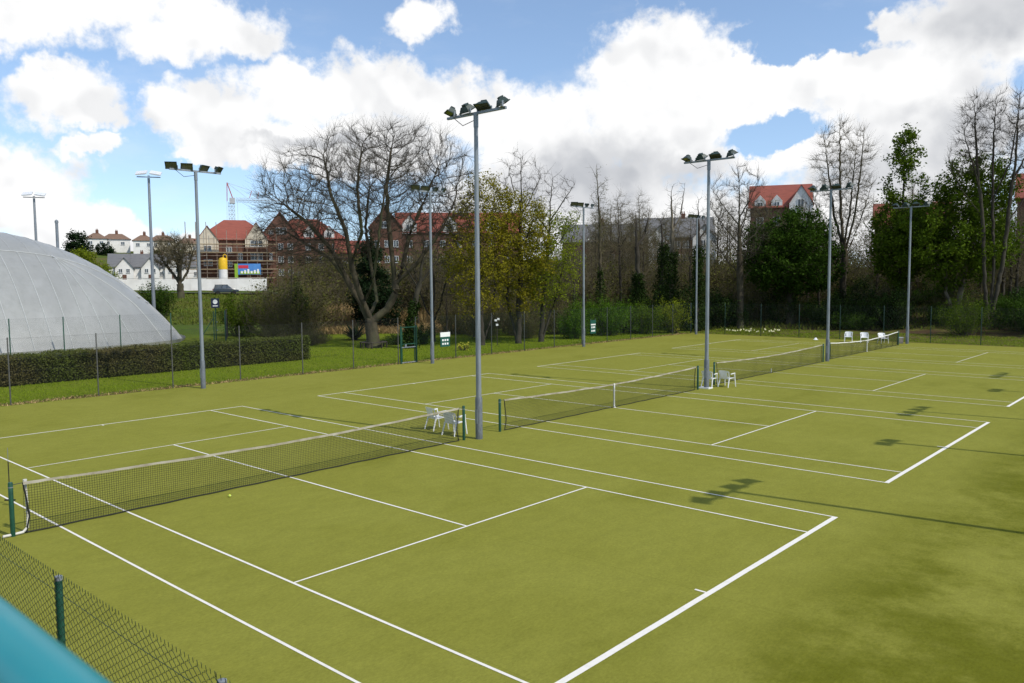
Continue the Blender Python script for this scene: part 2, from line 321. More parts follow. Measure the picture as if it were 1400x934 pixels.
def node_mat(name):
    mt = bpy.data.materials.new(name); mt.use_nodes = True; return mt, mt.node_tree.nodes, mt.node_tree.links
class NB:
    """small node builder for the ground materials"""
    def __init__(s, mt): s.N = mt.node_tree.nodes; s.L = mt.node_tree.links; s.b = s.N['Principled BSDF']; s.pos = s.N.new('ShaderNodeNewGeometry').outputs['Position']
    def noise(s, scale, detail=5, rough=.55, stretch=None, off=(0, 0, 0)):
        mp = s.N.new('ShaderNodeMapping'); mp.inputs['Scale'].default_value = stretch or (1, 1, 1); mp.inputs['Location'].default_value = off; s.L.new(s.pos, mp.inputs[0])
        n = s.N.new('ShaderNodeTexNoise'); n.inputs['Scale'].default_value = scale; n.inputs['Detail'].default_value = detail; n.inputs['Roughness'].default_value = rough; s.L.new(mp.outputs[0], n.inputs['Vector']); return n.outputs['Fac']
    def ramp(s, f, lo, hi, a=0., b=1., smooth=True):
        n = s.N.new('ShaderNodeMapRange'); n.interpolation_type = 'SMOOTHSTEP' if smooth else 'LINEAR'
        for i, v in zip((1, 2, 3, 4), (lo, hi, a, b)): n.inputs[i].default_value = v
        s.L.new(f, n.inputs[0]); return n.outputs[0]
    def math(s, op, a, b, clamp=False):
        n = s.N.new('ShaderNodeMath'); n.operation = op; n.use_clamp = clamp
        for i, v in enumerate((a, b)):
            if isinstance(v, (int, float)): n.inputs[i].default_value = v
            else: s.L.new(v, n.inputs[i])
        return n.outputs[0]
    def mix(s, f, a, c):
        n = s.N.new('ShaderNodeMix'); n.data_type = 'RGBA'; s.L.new(f, n.inputs[0])
        for i, v in ((6, a), (7, c)):
            if isinstance(v, tuple): n.inputs[i].default_value = (*v, 1)
            else: s.L.new(v, n.inputs[i])
        return n.outputs[2]
    def xyz(s):
        n = s.N.new('ShaderNodeSeparateXYZ'); s.L.new(s.pos, n.inputs[0]); return n.outputs
    def bump(s, h, st, dist=.01):
        n = s.N.new('ShaderNodeBump'); n.inputs['Strength'].default_value = st; n.inputs['Distance'].default_value = dist; s.L.new(h, n.inputs['Height']); s.L.new(n.outputs[0], s.b.inputs['Normal'])

# artificial grass court: olive green carpet with sand, brushed mottling and dark worn algae patches behind the baselines
mt, N_, L_ = node_mat('artificial_grass'); q = NB(mt); M['court'] = mt
x_, y_, z_ = q.xyz()
c = q.mix(q.ramp(q.noise(0.35, 6, .6), .35, .68), (0.208, 0.209, 0.034), (0.226, 0.227, 0.040))
worn = q.math('MULTIPLY', q.ramp(x_, 12.2, 14.2), q.ramp(q.noise(0.30, 8, .72, off=(3, 7, 0)), .36, .60))
worn2 = q.math('MULTIPLY', q.ramp(q.noise(0.25, 5, .65, (1, .6, 1), off=(9, 4, 0)), .52, .76), .42)
c = q.mix(q.math('MAXIMUM', q.math('MULTIPLY', worn, .9), worn2), c, (0.108, 0.116, 0.008))
# carpet rolls: very faint joins and tone steps across the court
rl = q.math('FRACT', q.math('MULTIPLY', q.math('ADD', y_, 40.0), 1/4.0), 0.0); seam_ = q.math('MULTIPLY', q.ramp(q.math('ABSOLUTE', q.math('SUBTRACT', rl, .5), 0.), .494, .4985), .22)
c = q.mix(seam_, c, (0.12, 0.128, 0.014))
# brushed pile: light and dark tufts
f1 = q.ramp(q.noise(4, 7, .75, (1, .45, 1)), .36, .68, 1.03, .88, False)
f2 = q.ramp(q.noise(24, 5, .8, (1, .5, 1)), .36, .68, 1.08, .80, False)
f3 = q.ramp(q.noise(110, 3, .7), .3, .75, .88, 1.18, False)
ff = q.math('MULTIPLY', q.math('MULTIPLY', f1, f2), f3)
vm = N_.new('ShaderNodeVectorMath'); vm.operation = 'SCALE'; L_.new(c, vm.inputs[0]); L_.new(ff, vm.inputs['Scale']); c = vm.outputs[0]
L_.new(c, q.b.inputs['Base Color']); q.b.inputs['Roughness'].default_value = .95; q.b.inputs['Specular IOR Level'].default_value = .04
q.bump(q.noise(120, 3, .7), .5, .008)
# turf and rough ground
mt, N_, L_ = node_mat('ground_turf'); q = NB(mt); M['ground'] = mt
x_, y_, z_ = q.xyz()
c = q.mix(q.ramp(q.noise(.5, 6, .65), .35, .68), (0.125, 0.165, 0.014), (0.150, 0.175, 0.022))
c = q.mix(q.ramp(q.noise(6, 6, .7), .42, .72, 0, .8), c, (0.075, 0.125, 0.005))
rough_far = q.math('MAXIMUM', q.ramp(x_, -44, -58), q.ramp(y_, 63, 72))
tan = q.mix(q.ramp(q.noise(.09, 6, .7), .42, .6), (0.070, 0.110, 0.022), (0.125, 0.105, 0.045))
tan = q.mix(q.ramp(q.noise(1.1, 6, .7), .42, .7, 0, .7), tan, (0.052, 0.072, 0.018))
c = q.mix(rough_far, c, tan)
verge = q.math('MULTIPLY', q.math('MAXIMUM', q.ramp(x_, -20.9, -20.0), q.math('MULTIPLY', q.ramp(y_, 56.4, 55.5), q.ramp(y_, 55.2, 55.45))), q.ramp(q.noise(1.6, 5, .7), .36, .56))
c = q.mix(verge, c, (0.105, 0.082, 0.038))
mud = q.math('MULTIPLY', q.ramp(y_, 59, 63), q.math('MULTIPLY', q.ramp(y_, 76, 66), q.ramp(q.noise(.35, 5, .6), .42, .6)))
c = q.mix(mud, c, (0.075, 0.052, 0.030))
L_.new(c, q.b.inputs['Base Color']); q.b.inputs['Roughness'].default_value = .95; q.b.inputs['Specular IOR Level'].default_value = 0.
q.bump(q.noise(9, 6, .7), .8, .06)
# dome membrane: grey-white PVC, faint panel mottling and grime
mt, N_, L_ = node_mat('pvc_membrane'); q = NB(mt); M['pvc'] = mt
c = q.mix(q.ramp(q.noise(.22, 5, .6), .3, .7), (0.285, 0.29, 0.275), (0.255, 0.26, 0.25))
c = q.mix(q.ramp(q.noise(1.6, 6, .75, (1, 1, .22)), .44, .72, 0, .6), c, (0.215, 0.22, 0.205))
c = q.mix(q.ramp(q.noise(.5, 4, .6, (1, 1, .3), off=(5, 2, 1)), .45, .75, 0, .5), c, (0.34, 0.345, 0.335))
L_.new(c, q.b.inputs['Base Color']); q.b.inputs['Roughness'].default_value = .38; q.b.inputs['Specular IOR Level'].default_value = .4
q.bump(q.noise(.8, 3, .5), .25, .05)
M['pvc_seam'] = pm('pvc_seam', (0.40, 0.41, 0.40), (0.34, 0.35, 0.34), 2, 0.5)

# ---------------------------------------------------------------- terrain
def gz(x, y):
    x = np.asarray(x, float); y = np.asarray(y, float)
    za = np.interp(-x-42, [0, 15, 40, 70, 90, 140, 215, 300, 600, 4000], [0, .3, 1.2, 2.8, 3.7, 5.0, 15, 19, 24, 26])
    zb = np.interp(y-58, [0, 6, 20, 45, 70, 300, 4000], [0, .25, 1.6, 4.2, 5, 8, 20])
    return np.maximum(za, zb)
def G(x, y): return float(gz(x, y))
gx = np.concatenate([[-4000, -2500, -1500, -1000, -700, -500, -400, -350], np.arange(-320, -60, 6.), np.arange(-60, 41, 2.), [60, 90, 150, 300, 700, 1500, 3000]])
gy = np.concatenate([[-3000, -1500, -700, -300, -150, -80, -40], np.arange(-20, 130, 2.), np.arange(130, 260, 6.), [280, 320, 400, 600, 1000, 2000, 4000]])
X, Y = np.meshgrid(gx, gy, indexing='ij'); nx, ny = X.shape
rs = np.random.default_rng(3)
Z = gz(X, Y); flat = (X > -43) & (Y < 59)
Z = Z+np.where(flat, -0.02, (rs.random(X.shape)-.5)*.12-.03)
idx = np.arange(nx*ny).reshape(nx, ny)
F = np.stack([idx[:-1, :-1], idx[1:, :-1], idx[1:, 1:], idx[:-1, 1:]], -1).reshape(-1, 4)
tag(np_obj('ground', np.stack([X, Y, Z], -1).reshape(-1, 3), F, M['ground'], smooth=True), 'grass ground rising to a bank beyond the courts', kind='structure')

# court surface with painted lines as parts
court = MB().add([(-19.5, -9.9, 0), (26, -9.9, 0), (26, 55.4, 0), (-19.5, 55.4, 0)], [(0, 1, 2, 3)]).build('court_surface', M['court'])
tag(court, 'olive green artificial grass of the four tennis courts', kind='structure')
COURTS = [(0.0, 0.0), (14.61, -0.10), (29.84, -0.31), (45.38, -0.58)]
B_, S_, D_, G_ = 11.885, 6.40, 5.485, 4.115
def strip(name, x0, x1, y0, y1, z, mat):
    n = max(2, int(max(x1-x0, y1-y0)/.8)); rnd = random.Random(int(x0*13+y0*7)); v = []; f = []
    for i in range(n+1):
        t = i/n; j = [(rnd.random()-.5)*.005 for _ in range(2)]
        if x1-x0 > y1-y0: v += [(x0+(x1-x0)*t, y0+j[0], z), (x0+(x1-x0)*t, y1+j[1], z)]
        else: v += [(x1+j[1], y0+(y1-y0)*t, z), (x0+j[0], y0+(y1-y0)*t, z)]
    f = [(2*i, 2*i+2, 2*i+3, 2*i+1) for i in range(n)]
    return MB().add(v, f).build(name, mat, court)
for i, (yc, xc) in enumerate(COURTS):
    w = .048
    fresh = M['line_fresh'] if i < 2 else M['line']
    strip('baseline', xc+B_-.105, xc+B_, yc-D_, yc+D_, .004, M['line_fresh'])
    strip('baseline', xc-B_, xc-B_+.075, yc-D_, yc+D_, .004, M['line'])
    for s in (-1, 1):
        strip('doubles_sideline', xc-B_+.075, xc+B_-.105, yc+s*D_-(w if s > 0 else 0), yc+s*D_+(0 if s > 0 else w), .0045, fresh)
        strip('singles_sideline', xc-B_+.075, xc+B_-.105, yc+s*G_-(w if s > 0 else 0), yc+s*G_+(0 if s > 0 else w), .0045, fresh)
        strip('service_line', xc+s*S_-w/2, xc+s*S_+w/2, yc-G_+w, yc+G_-w, .0047, fresh)
    strip('centre_service_line', xc-S_+w/2, xc+S_-w/2, yc-w/2, yc+w/2, .0052, fresh)
    strip('centre_mark', xc+B_-.30, xc+B_-.105, yc-w/2, yc+w/2, .0052, fresh)
    strip('centre_mark', xc-B_+.075, xc-B_+.25, yc-w/2, yc+w/2, .0052, fresh)

# road by the building site, draped on the slope
def ribbon(name, pts, w, mat, dz=.05):
    v = []; f = []; P = []
    for a, b in zip(pts[:-1], pts[1:]):
        for t in np.linspace(0, 1, 12, endpoint=False): P.append(Vector(a).lerp(Vector(b), t))
    P.append(Vector(pts[-1]))
    for i, p in enumerate(P):
        t = (P[min(i+1, len(P)-1)]-P[max(i-1, 0)]).normalized(); n_ = Vector((-t.y, t.x))
        z = max(G(*(p+n_*w/2)), G(*(p-n_*w/2)), G(*p))+dz
        v += [(*(p+n_*w/2), z), (*(p-n_*w/2), z)]
    f = [(2*i, 2*i+1, 2*i+3, 2*i+2) for i in range(len(P)-1)]
    return tag(MB().add(v, f).build(name, mat), kind='structure')
ribbon('road', [(-142, 8), (-124, 45), (-112, 70), (-100, 98)], 5.5, M['asphalt'])

# ---------------------------------------------------------------- floodlight masts
def lamp_meshes():
    # housing: a tapered flood lamp looking along +x, its glass in the front face
    hb = MB(); w, h, dp = .24, .145, .12
    hb.add([(.02,-w,-h),(.02,w,-h),(.02,w,h),(.02,-w,h),(-dp,-w*.62,-h*.62),(-dp,w*.62,-h*.62),(-dp,w*.62,h*.62),(-dp,-w*.62,h*.62)],
           [(0,1,2,3),(7,6,5,4),(0,4,5,1),(1,5,6,2),(2,6,7,3),(3,7,4,0)])
    hb.box(-dp-.06, -dp, -.10, .10, -.06, .08)
    hb.box(.02, .05, -w-.02, w+.02, h, h+.03); hb.box(.02, .05, -w-.02, w+.02, -h-.03, -h); hb.box(.02, .05, -w-.02, -w, -h, h); hb.box(.02, .05, w, w+.02, -h, h)
    gl = MB().box(.021, .035, -w+.015, w-.015, -h+.015, h-.015)
    br = MB(); br.bar((-.06, -.255, 0), (-.06, -.255, -.15), .03, .05); br.bar((-.06, .255, 0), (-.06, .255, -.15), .03, .05); br.bar((-.06, -.27, -.15), (-.06, .27, -.15), .05, .03)
    return hb.mesh('lamp_head', M['lamp_green']), gl.mesh('lamp_glass', M['lamp_glass']), br.mesh('lamp_bracket', M['galv'])
LH, LG, LB = lamp_meshes()
def lamp(parent, p, yaw, tilt):
    o = link(bpy.data.objects.new('lamp_head', LH), parent); o.location = p; o.rotation_euler = (0, R(tilt), R(yaw))
    g = link(bpy.data.objects.new('lamp_glass', LG), o)
    b = link(bpy.data.objects.new('lamp_bracket', LB), parent); b.location = (p[0], p[1], p[2]); b.rotation_euler = (0, 0, R(yaw))
def mast(x, y, h, axis, aims, label, group='galvanised floodlight masts around the courts', foot=False):
    t = thing('floodlight_mast', label, 'floodlight', (x, y, G(x, y)), 0, group)
    MB().lathe([(.115, 0), (.115, 1.28), (.10, 1.34)], 14).build('base_sleeve', M['galv_base'], t, True)
    MB().lathe([(.088, 1.34), (.066, h-.42)], 12).build('pole', M['galv'], t, True)
    MB().lathe([(.078, h-.42), (.078, h-.03)], 12).build('top_sleeve', M['galv'], t, True)
    n = len(aims); half = 1.25 if n > 2 else .5
    ax = Vector((1, 0, 0)) if axis == 'x' else Vector((0, 1, 0))
    MB().bar(ax*-half+Vector((0, 0, h)), ax*half+Vector((0, 0, h)), .075, .075).build('crossarm', M['galv'], t)
    for i, (off, yaw, tilt) in enumerate(aims): lamp(t, tuple(ax*off+Vector((0, 0, h+.17))), yaw, tilt)
    MB().tube([ax*(half-.3)*-1+Vector((0, 0, h-.03)), ax*(half-.3)*-.6+Vector((0, 0, h-.30)), Vector((0, 0, h-.2))-ax*.07], .012, 5).build('cable', M['rubber'], t)
    if foot: MB().box(-.34, .22, -.2, .2, 0, .05).build('foot_plate', M['plastic'], t)
    MB().box(-.05, .05, -.125, -.113, .5, .95).build('hatch', M['galv'], t)
    return t
TW = [(-1.1, -122, 66), (-.38, 80, 58), (.32, -80, 60), (1.1, 58, 64)]       # lamps turned to the courts on either side
ED = [(-1.15, -38, 28), (-.42, -26, 28), (.42, 24, 34), (1.15, 38, 34)]      # lamps turned in over the courts
ER = [(-1.15, 205, 24), (-.42, 195, 24), (.42, 165, 24), (1.15, 150, 24)]
mast(.22, 6.74, 10.12, 'x', TW, 'grey floodlight mast beside the two white chairs nearest the viewing rail')
mast(0, 21.92, 10.3, 'x', TW, 'grey floodlight mast standing on a white foot plate by two white chairs', foot=True)
mast(-.28, 37.39, 10.2, 'x', TW, 'grey floodlight mast between the two farthest tennis nets')
mast(-.49, 54.02, 10.25, 'x', TW, 'grey floodlight mast beside the small beige bin at the back fence')
mast(-18.38, 7.19, 10.15, 'y', ED, 'grey floodlight mast standing by the clipped hedge')
mast(-18.3, 21.8, 10.3, 'y', ED, 'grey floodlight mast beside the green gate frame in the fence')
mast(-18.4, 37.24, 10.35, 'y', ED, 'grey floodlight mast beside the plain green scoreboard')
mast(-18.4, 54.2, 10.4, 'y', ED, 'grey floodlight mast in the fence corner beside the daffodils')
for y in (7.2, 22.25, 36.95): mast(18.4, y, 10.1, 'y', ER, 'grey four lamp mast behind the near baselines, casting its shadow on the court')
for y in (15.4, 30.3): mast(18.5, y, 9.0, 'y', [(-.3, 190, 24), (.3, 165, 24)], 'grey two lamp mast behind the near baselines, casting its shadow on the court')
# taller masts with flat white trays behind the dome
def tray_mast(x, y, ztop, label, rz):
    z0 = G(x, y); h = ztop-z0
    t = thing('tray_light_mast', label, 'floodlight', (x, y, z0), R(rz), 'tall masts behind the dome')
    MB().lathe([(.18, 0), (.12, h-.1)], 10).build('pole', M['galv'], t, True)
    for sx in (-.62, .62):
        for sy in (-.35, .45):
            o = MB().box(-.52, .52, -.34, .34, 0, .12).build('lamp_tray', M['lamp_white'], t); o.location = (sx*1.05, sy, h+.35+sy*.3); o.rotation_euler = (R(18), R(8*np.sign(sx)), 0)
            MB().box(-.40, .40, -.26, .26, -.03, -.002).build('lamp_glass', M['lamp_glass'], o)
    MB().bar((-1.1, 0, h), (1.1, 0, h), .09).build('crossarm', M['galv'], t)
    MB().bar((0, -.6, h+.05), (0, .7, h+.2), .08).build('tray_arm', M['galv'], t)
tray_mast(-64.1, 25.7, 15.6, 'tall mast with white lamp trays behind the sloping end of the dome', 60)
tray_mast(-86.8, 22.5, 15.0, 'tall mast with white lamp trays rising behind the top of the dome', 65)
t = thing('vent_pipe', 'short grey pipe standing behind the crown of the dome', 'pipe', (-84.5, 24, 0))
MB().lathe([(.16, 0), (.16, 12.0)], 10).build('pipe', M['galv'], t, True); MB().lathe([(.20, 12.0), (.20, 12.25), (.05, 12.4)], 10).build('cap', M['galv'], t, True)

# ---------------------------------------------------------------- nets
def net(i, band, strap, wire, label, h_end=1.05, h_mid=.93):
    yc, half = ((-.02, 6.3), (14.68, 6.62), (30.02, 6.78), (45.33, 6.82))[i]; xc = COURTS[i][1]; L0 = half-.22 if i < 3 else half-.12
    t = thing('tennis_net', label, 'net', (xc, yc, 0), 0, 'tennis nets')
    rnd = random.Random(i+5)
    for s in (-1, 1):
        p = MB().lathe([(.045, 0), (.045, 1.07), (.035, 1.09)], 12); po = p.build('post', M['post_green'], t, True); po.location = (0, s*half, 0)
        MB().lathe([(.047, .98), (.047, 1.0)], 12).build('collar', M['galv'], po)
    top = lambda y: h_mid+(h_end-h_mid)*abs(y/L0)**1.6
    sag = lambda y, z: .035*math.sin(y*2.1+i)*math.sin(math.pi*min(1, z/1.0))+.02*math.sin(y*5.3+i*2)*(1-z)
    cut = lambda z: L0+.10*(z-.5)*1.2-.05         # net end leans in
    V = []; F = []
    step = .05; zs = [.02+k*.05 for k in range(20)]
    P = []; Q = []; RR = []
    for y in np.arange(-L0, L0+.001, step):
        zt = top(y); last = None
        for z in np.linspace(.02, zt, 5):
            cur = (sag(y, z), y, z)
            if last: P.append(last); Q.append(cur); RR.append(wire)
            last = cur
    for z in zs:
        last = None
        for y in np.linspace(-L0, L0, 48):
            zz = .02+(top(y)-.02)*(z/1.0); cur = (sag(y, zz), y, zz)
            if last: P.append(last); Q.append(cur); RR.append(wire)
            last = cur
    V, F = tubes(np.array(P), np.array(Q), np.array(RR), np.array(RR), 3)
    tag(np_obj('netting', V, F, M['net'], t), kind='stuff')
    # folded canvas headband
    b = MB(); ys = np.linspace(-L0, L0, 90); vs = []
    for y in ys:
        z = top(y)+.005*math.sin(y*3.1+i)+.003*rnd.random(); w_ = .013+.006*rnd.random(); hh = .042+.012*rnd.random()
        vs += [(-w_, y, z-hh), (-w_*.8, y, z), (w_*.8, y, z+.002), (w_, y, z-hh)]
    n = len(ys); b.add(vs, [(k*4+j, k*4+(j+1) % 4, (k+1)*4+(j+1) % 4, (k+1)*4+j) for k in range(n-1) for j in range(4)])
    b.build('headband', M['band_white' if band else 'band'], t)
    MB().tube([(sag(y, .02), y, .025) for y in np.linspace(-L0, L0, 60)], .012, 5).build('bottom_cord', M['net'], t)
    for s in (-1, 1):
        MB().tube([(0, s*(L0-.0), top(L0)-.01), (0, s*(L0-.05), .7), (0, s*(L0-.09), .35), (0, s*(L0-.02), .03)], .016, 5).build('side_cord', M['net'], t)
        MB().tube([(0, s*L0, top(L0)-.01), (0, s*half, 1.03)], .008, 5).build('headline_cable', M['wire_grey'], t)
    if strap:
        z = top(0); MB().box(-.022, .022, -.026, .026, .012, z+.012).build('centre_strap', M['strap'], t)
        MB().box(-.05, .05, -.05, .05, .001, .02).build('floor_anchor', M['strap'], t)
    return t

def tubes(P0, P1, R0, R1, k, T0=None, T1=None):
    """independent open tubes, one for each segment; T0/T1 tangents for the two rings"""
    n = len(P0); D = P1-P0; D = D/np.maximum(np.linalg.norm(D, axis=1, keepdims=True), 1e-9)
    T0 = D if T0 is None else T0; T1 = D if T1 is None else T1
    a = np.arange(k)*2*np.pi/k; ca, sa = np.cos(a), np.sin(a)
    def ring(P, T, Rr):
        ref = np.where(np.abs(T[:, 2:3]) < .9, np.array([[0, 0, 1.]]), np.array([[1., 0, 0]]))
        x = np.cross(T, ref); x /= np.maximum(np.linalg.norm(x, axis=1, keepdims=True), 1e-9); y = np.cross(x, T)
        return P[:, None, :]+Rr[:, None, None]*(x[:, None, :]*ca[None, :, None]+y[:, None, :]*sa[None, :, None])
    V = np.concatenate([ring(P0, T0, R0), ring(P1, T1, R1)], 1).reshape(-1, 3)
    j = np.arange(k); f = np.stack([j, (j+1) % k, (j+1) % k+k, j+k], 1)
    F = (np.arange(n)[:, None, None]*2*k+f[None]).reshape(-1, 4)
    return V, F
net(0, False, False, .0036, 'dark tennis net with grubby headband and white pipe beside its post')
net(1, False, True, .0028, 'dark tennis net held down by a full white centre strap')
net(2, False, False, .0028, 'dark tennis net without a full strap, between the chairs and a grey mast')
net(3, True, True, .0028, 'dark tennis net with clean white headband sagging in the middle', 1.02, .80)
o = MB().box(-.02, .02, -.02, .02, .0, .22).build('strap_stub', M['strap']); o.location = (COURTS[2][1]-.03, COURTS[2][0]-.2, 0)
tag(o, 'short white strap end hanging at the foot of the third net', 'strap')
# white bent pipe and wire rod beside the near post
t = thing('bent_pipe', 'white plastic pipe leaning between the near post and its net', 'pipe', (0, -6.20, 0))
MB().tube([(-.10, .17, 1.05), (-.06, .17, .7), (-.03, .17, .35), (-.02, .15, .12), (0, .06, .045), (0, -.10, .035), (0, -.30, .035)], .027, 8).build('pipe', M['pipe'], t, True)
MB().lathe([(.036, 1.0), (.038, 1.08)], 10, (-.10, .17, 0)).build('socket', M['pipe'], t)
for z in (.42, .62): MB().lathe([(.031, z), (.031, z+.02)], 8, (-.045, .17, 0)).build('clip', M['strap'], t)
t = thing('wire_stake', 'thin black wire stake with a crosspiece near the first net post', 'stake', (-2.6, -5.6, 0))
MB().tube([(0, 0, 0), (.01, 0, 1.0)], .011, 5).build('rod', M['rubber'], t); MB().bar((-.09, -.08, .12), (.09, .08, .12), .03).build('crosspiece', M['rubber'], t)
MB().tube([(.01, 0, 1.0), (.02, 0, 1.32)], .006, 5).build('tip', M['galv'], t)

# tennis ball and stray cone
bm = MB(); bm.lathe([(.0335*math.sin(a), .0335-.0335*math.cos(a)) for a in np.linspace(.05, math.pi-.05, 12)], 16)
t = thing('tennis_ball', 'yellow tennis ball lying on the near court by the net', 'ball', (.60, -2.01, .004)); bm.build('felt', M['ball'], t, True)
MB().tube([(.0345*math.cos(a), .0345*math.sin(a)*math.cos(.6*math.sin(2*a)), .0335+.0345*math.sin(a)*math.sin(.6*math.sin(2*a))) for a in np.linspace(0, 6.28, 30)], .0015, 4).build('seam', M['white'], t)
t = thing('marker_cone', 'small white marker cone on the turf by the back fence', 'cone', (-7.4, 53.9, 0))
MB().lathe([(.20, .004), (.20, .02), (.13, .05), (.07, .16), (.05, .17)], 14).build('cone', M['plastic'], t, True); MB().lathe([(.045, .171), (.045, .175)], 12).build('rim', M['plastic'], t)
t = thing('litter_bin', 'small beige bin beside the mast at the back fence', 'bin', (-.95, 54.1, 0))
MB().lathe([(.15, 0), (.19, .42), (.19, .45)], 14).build('tub', M['bin'], t, True); MB().lathe([(.205, .42), (.205, .46), (.17, .47)], 14).build('rim', M['plastic'], t, True)

# ---------------------------------------------------------------- plastic armchairs
def chair(x, y, rz, label, group='white plastic armchairs'):
    t = thing('plastic_chair', label, 'chair', (x, y, 0), R(rz), group)     # faces local +y
    s = MB(); nx_, ny_ = 6, 6; vs = []
    for j in range(ny_+1):
        for k in range(nx_+1):
            u = -1+2*k/nx_; v = j/ny_
            vs.append((u*(.235+.02*v), -.22+.46*v, .405+.03*v-.02*(1-u*u)*(1-abs(2*v-1))-(.03 if j == ny_ else 0)))
    top = len(vs); vs += [(a, b, c_-.022) for a, b, c_ in vs]
    f = []
    for j in range(ny_):
        for k in range(nx_):
            a = j*(nx_+1)+k; f += [(a, a+1, a+nx_+2, a+nx_+1), (a+top, a+top+nx_+1, a+top+nx_+2, a+top+1)]
    rim = [k for k in range(nx_+1)]+[j*(nx_+1)+nx_ for j in range(1, ny_+1)]+[ny_*(nx_+1)+k for k in range(nx_-1, -1, -1)]+[j*(nx_+1) for j in range(ny_-1, 0, -1)]
    for a, b in zip(rim, rim[1:]+rim[:1]): f.append((b, a, a+top, b+top))
    s.add(vs, f).build('seat', M['plastic'], t, True)
    # back: curved shell with rounded top and two slots
    bk = MB(); ths = np.linspace(-1.15, 1.15, 11)
    def bp(th, v, off=0.):
        r = .27+off+.03*v; lean = -.02-.10*v; z = .40+.385*v*(1-.13*abs(th/1.15)**3)
        return (r*math.sin(th), -.235-r*math.cos(th)*.55+.15+lean, z)
    for a in range(10):
        for v0, v1 in ((0, .16), (.16, .82), (.82, 1)):
            if v0 == .16 and a in (1, 8): continue
            p = [bp(ths[a], v0), bp(ths[a+1], v0), bp(ths[a+1], v1), bp(ths[a], v1), bp(ths[a], v0, .018), bp(ths[a+1], v0, .018), bp(ths[a+1], v1, .018), bp(ths[a], v1, .018)]
            bk.add(p, [(0,1,2,3),(7,6,5,4),(0,4,5,1),(1,5,6,2),(2,6,7,3),(3,7,4,0)])
    bk.build('backrest', M['plastic'], t, True)
    for sx in (-1, 1):
        MB().add([(sx*.262,-.13,.60),(sx*.30,-.13,.60),(sx*.305,.20,.625),(sx*.255,.20,.625),(sx*.262,-.13,.632),(sx*.30,-.13,.632),(sx*.305,.20,.655),(sx*.255,.20,.655)] if sx > 0 else
                 [(-.30,-.13,.60),(-.262,-.13,.60),(-.255,.20,.625),(-.305,.20,.625),(-.30,-.13,.632),(-.262,-.13,.632),(-.255,.20,.655),(-.305,.20,.655)],
                 [(0,3,2,1),(4,5,6,7),(0,1,5,4),(1,2,6,5),(2,3,7,6),(3,0,4,7)]).build('armrest', M['plastic'], t)
        MB().tube([(sx*.285, .27, 0), (sx*.268, .22, .40), (sx*.28, .185, .63)], [.021, .024, .022], 6).build('leg', M['plastic'], t, True)
        MB().tube([(sx*.27, -.33, 0), (sx*.245, -.235, .30), (sx*.245, -.20, .42)], [.021, .028, .026], 6).build('leg', M['plastic'], t, True)
    return t
chair(-2.05, 7.05, -10, 'white plastic chair whose back touches the sideline by the near mast')
chair(-.92, 6.78, 4, 'white plastic chair partly behind the green net post by the near mast')
chair(-.12, 22.45, 2, 'white plastic chair half hidden behind the mast on the white foot plate')
chair(.45, 23.05, -6, 'white plastic chair standing clear in front of the third net post')
chair(-4.6, 53.35, 196, 'white plastic chair by the back fence, nearest the marker cone')
chair(-3.35, 53.2, 202, 'white plastic chair by the back fence, behind the white centre strap')
chair(-2.0, 53.3, 226, 'white plastic chair by the back fence, turned side on beside the net end')

# ---------------------------------------------------------------- fences
def diag_mesh(w, h, pitch, r, lo=0.05):
    """chain link seen from afar: two families of diagonal wires clipped to a panel, plus line wires"""
    P = []; Q = []; k = h/w
    hh = h-lo
    for s in (-1, 1):
        for c0 in np.arange(-hh, w+hh, pitch):
            # x = c0 + s*(z) for s=1 ; x = c0 - z + hh for s=-1
            pts = []
            for z in (0, hh):
                pts.append((c0+z if s > 0 else c0+hh-z, z))
            (xa, za), (xb, zb) = pts
            ta, tb = 0., 1.
            for lim, sg in ((0., 1), (w, -1)):
                fa, fb = sg*(xa-lim), sg*(xb-lim)
                if fa < 0 and fb < 0: ta = 2
                elif fa < 0: ta = max(ta, fa/(fa-fb))
                elif fb < 0: tb = min(tb, fa/(fa-fb))
            if tb-ta > .01: P.append((xa+(xb-xa)*ta, 0, lo+za+(zb-za)*ta)); Q.append((xa+(xb-xa)*tb, 0, lo+za+(zb-za)*tb))
    RR = [r]*len(P)
    for z in (lo+.03, h*.5, h): P.append((0, 0.004, z)); Q.append((w, .004, z)); RR.append(r*1.8)
    return tubes(np.array(P), np.array(Q), np.array(RR), np.array(RR), 3)
def fence(name, label, pts, h, mat_post, mat_wire, pr=.028, rake=None, wire_r=.0012):
    t = thing(name, label, 'fence', (pts[0][0], pts[0][1], G(*pts[0])), 0)
    O = Vector(t.location); cache = {}
    for i, p in enumerate(pts):
        z = G(*p); o = MB().lathe([(pr, 0), (pr, h+.03), (pr*.6, h+.05)], 8).build('post', mat_post[i % len(mat_post)] if isinstance(mat_post, list) else mat_post, t, True); o.location = Vector((p[0], p[1], z))-O
    for a, b in zip(pts[:-1], pts[1:]):
        w = round((Vector(b)-Vector(a)).length, 2)
        if w not in cache: V, F = diag_mesh(w, h, .075, wire_r); cache[w] = np_mesh('mesh_panel', V, F, mat_wire)
        o = link(bpy.data.objects.new('mesh_panel', cache[w]), t); o['kind'] = 'stuff'
        o.location = Vector((a[0], a[1], G(*a)))-O; o.rotation_euler = (0, 0, math.atan2(b[1]-a[1], b[0]-a[0]))
    return t
ys = [-7.4, -3.95, -.5, 2.98, 6.38, 9.9, 13.6, 17.0, 20.35]
fence('chain_link_fence', 'low grey wire mesh fence in front of the clipped hedge', [(-19.75, y) for y in ys], 2.75, M['post_grey'], M['wire_grey'])
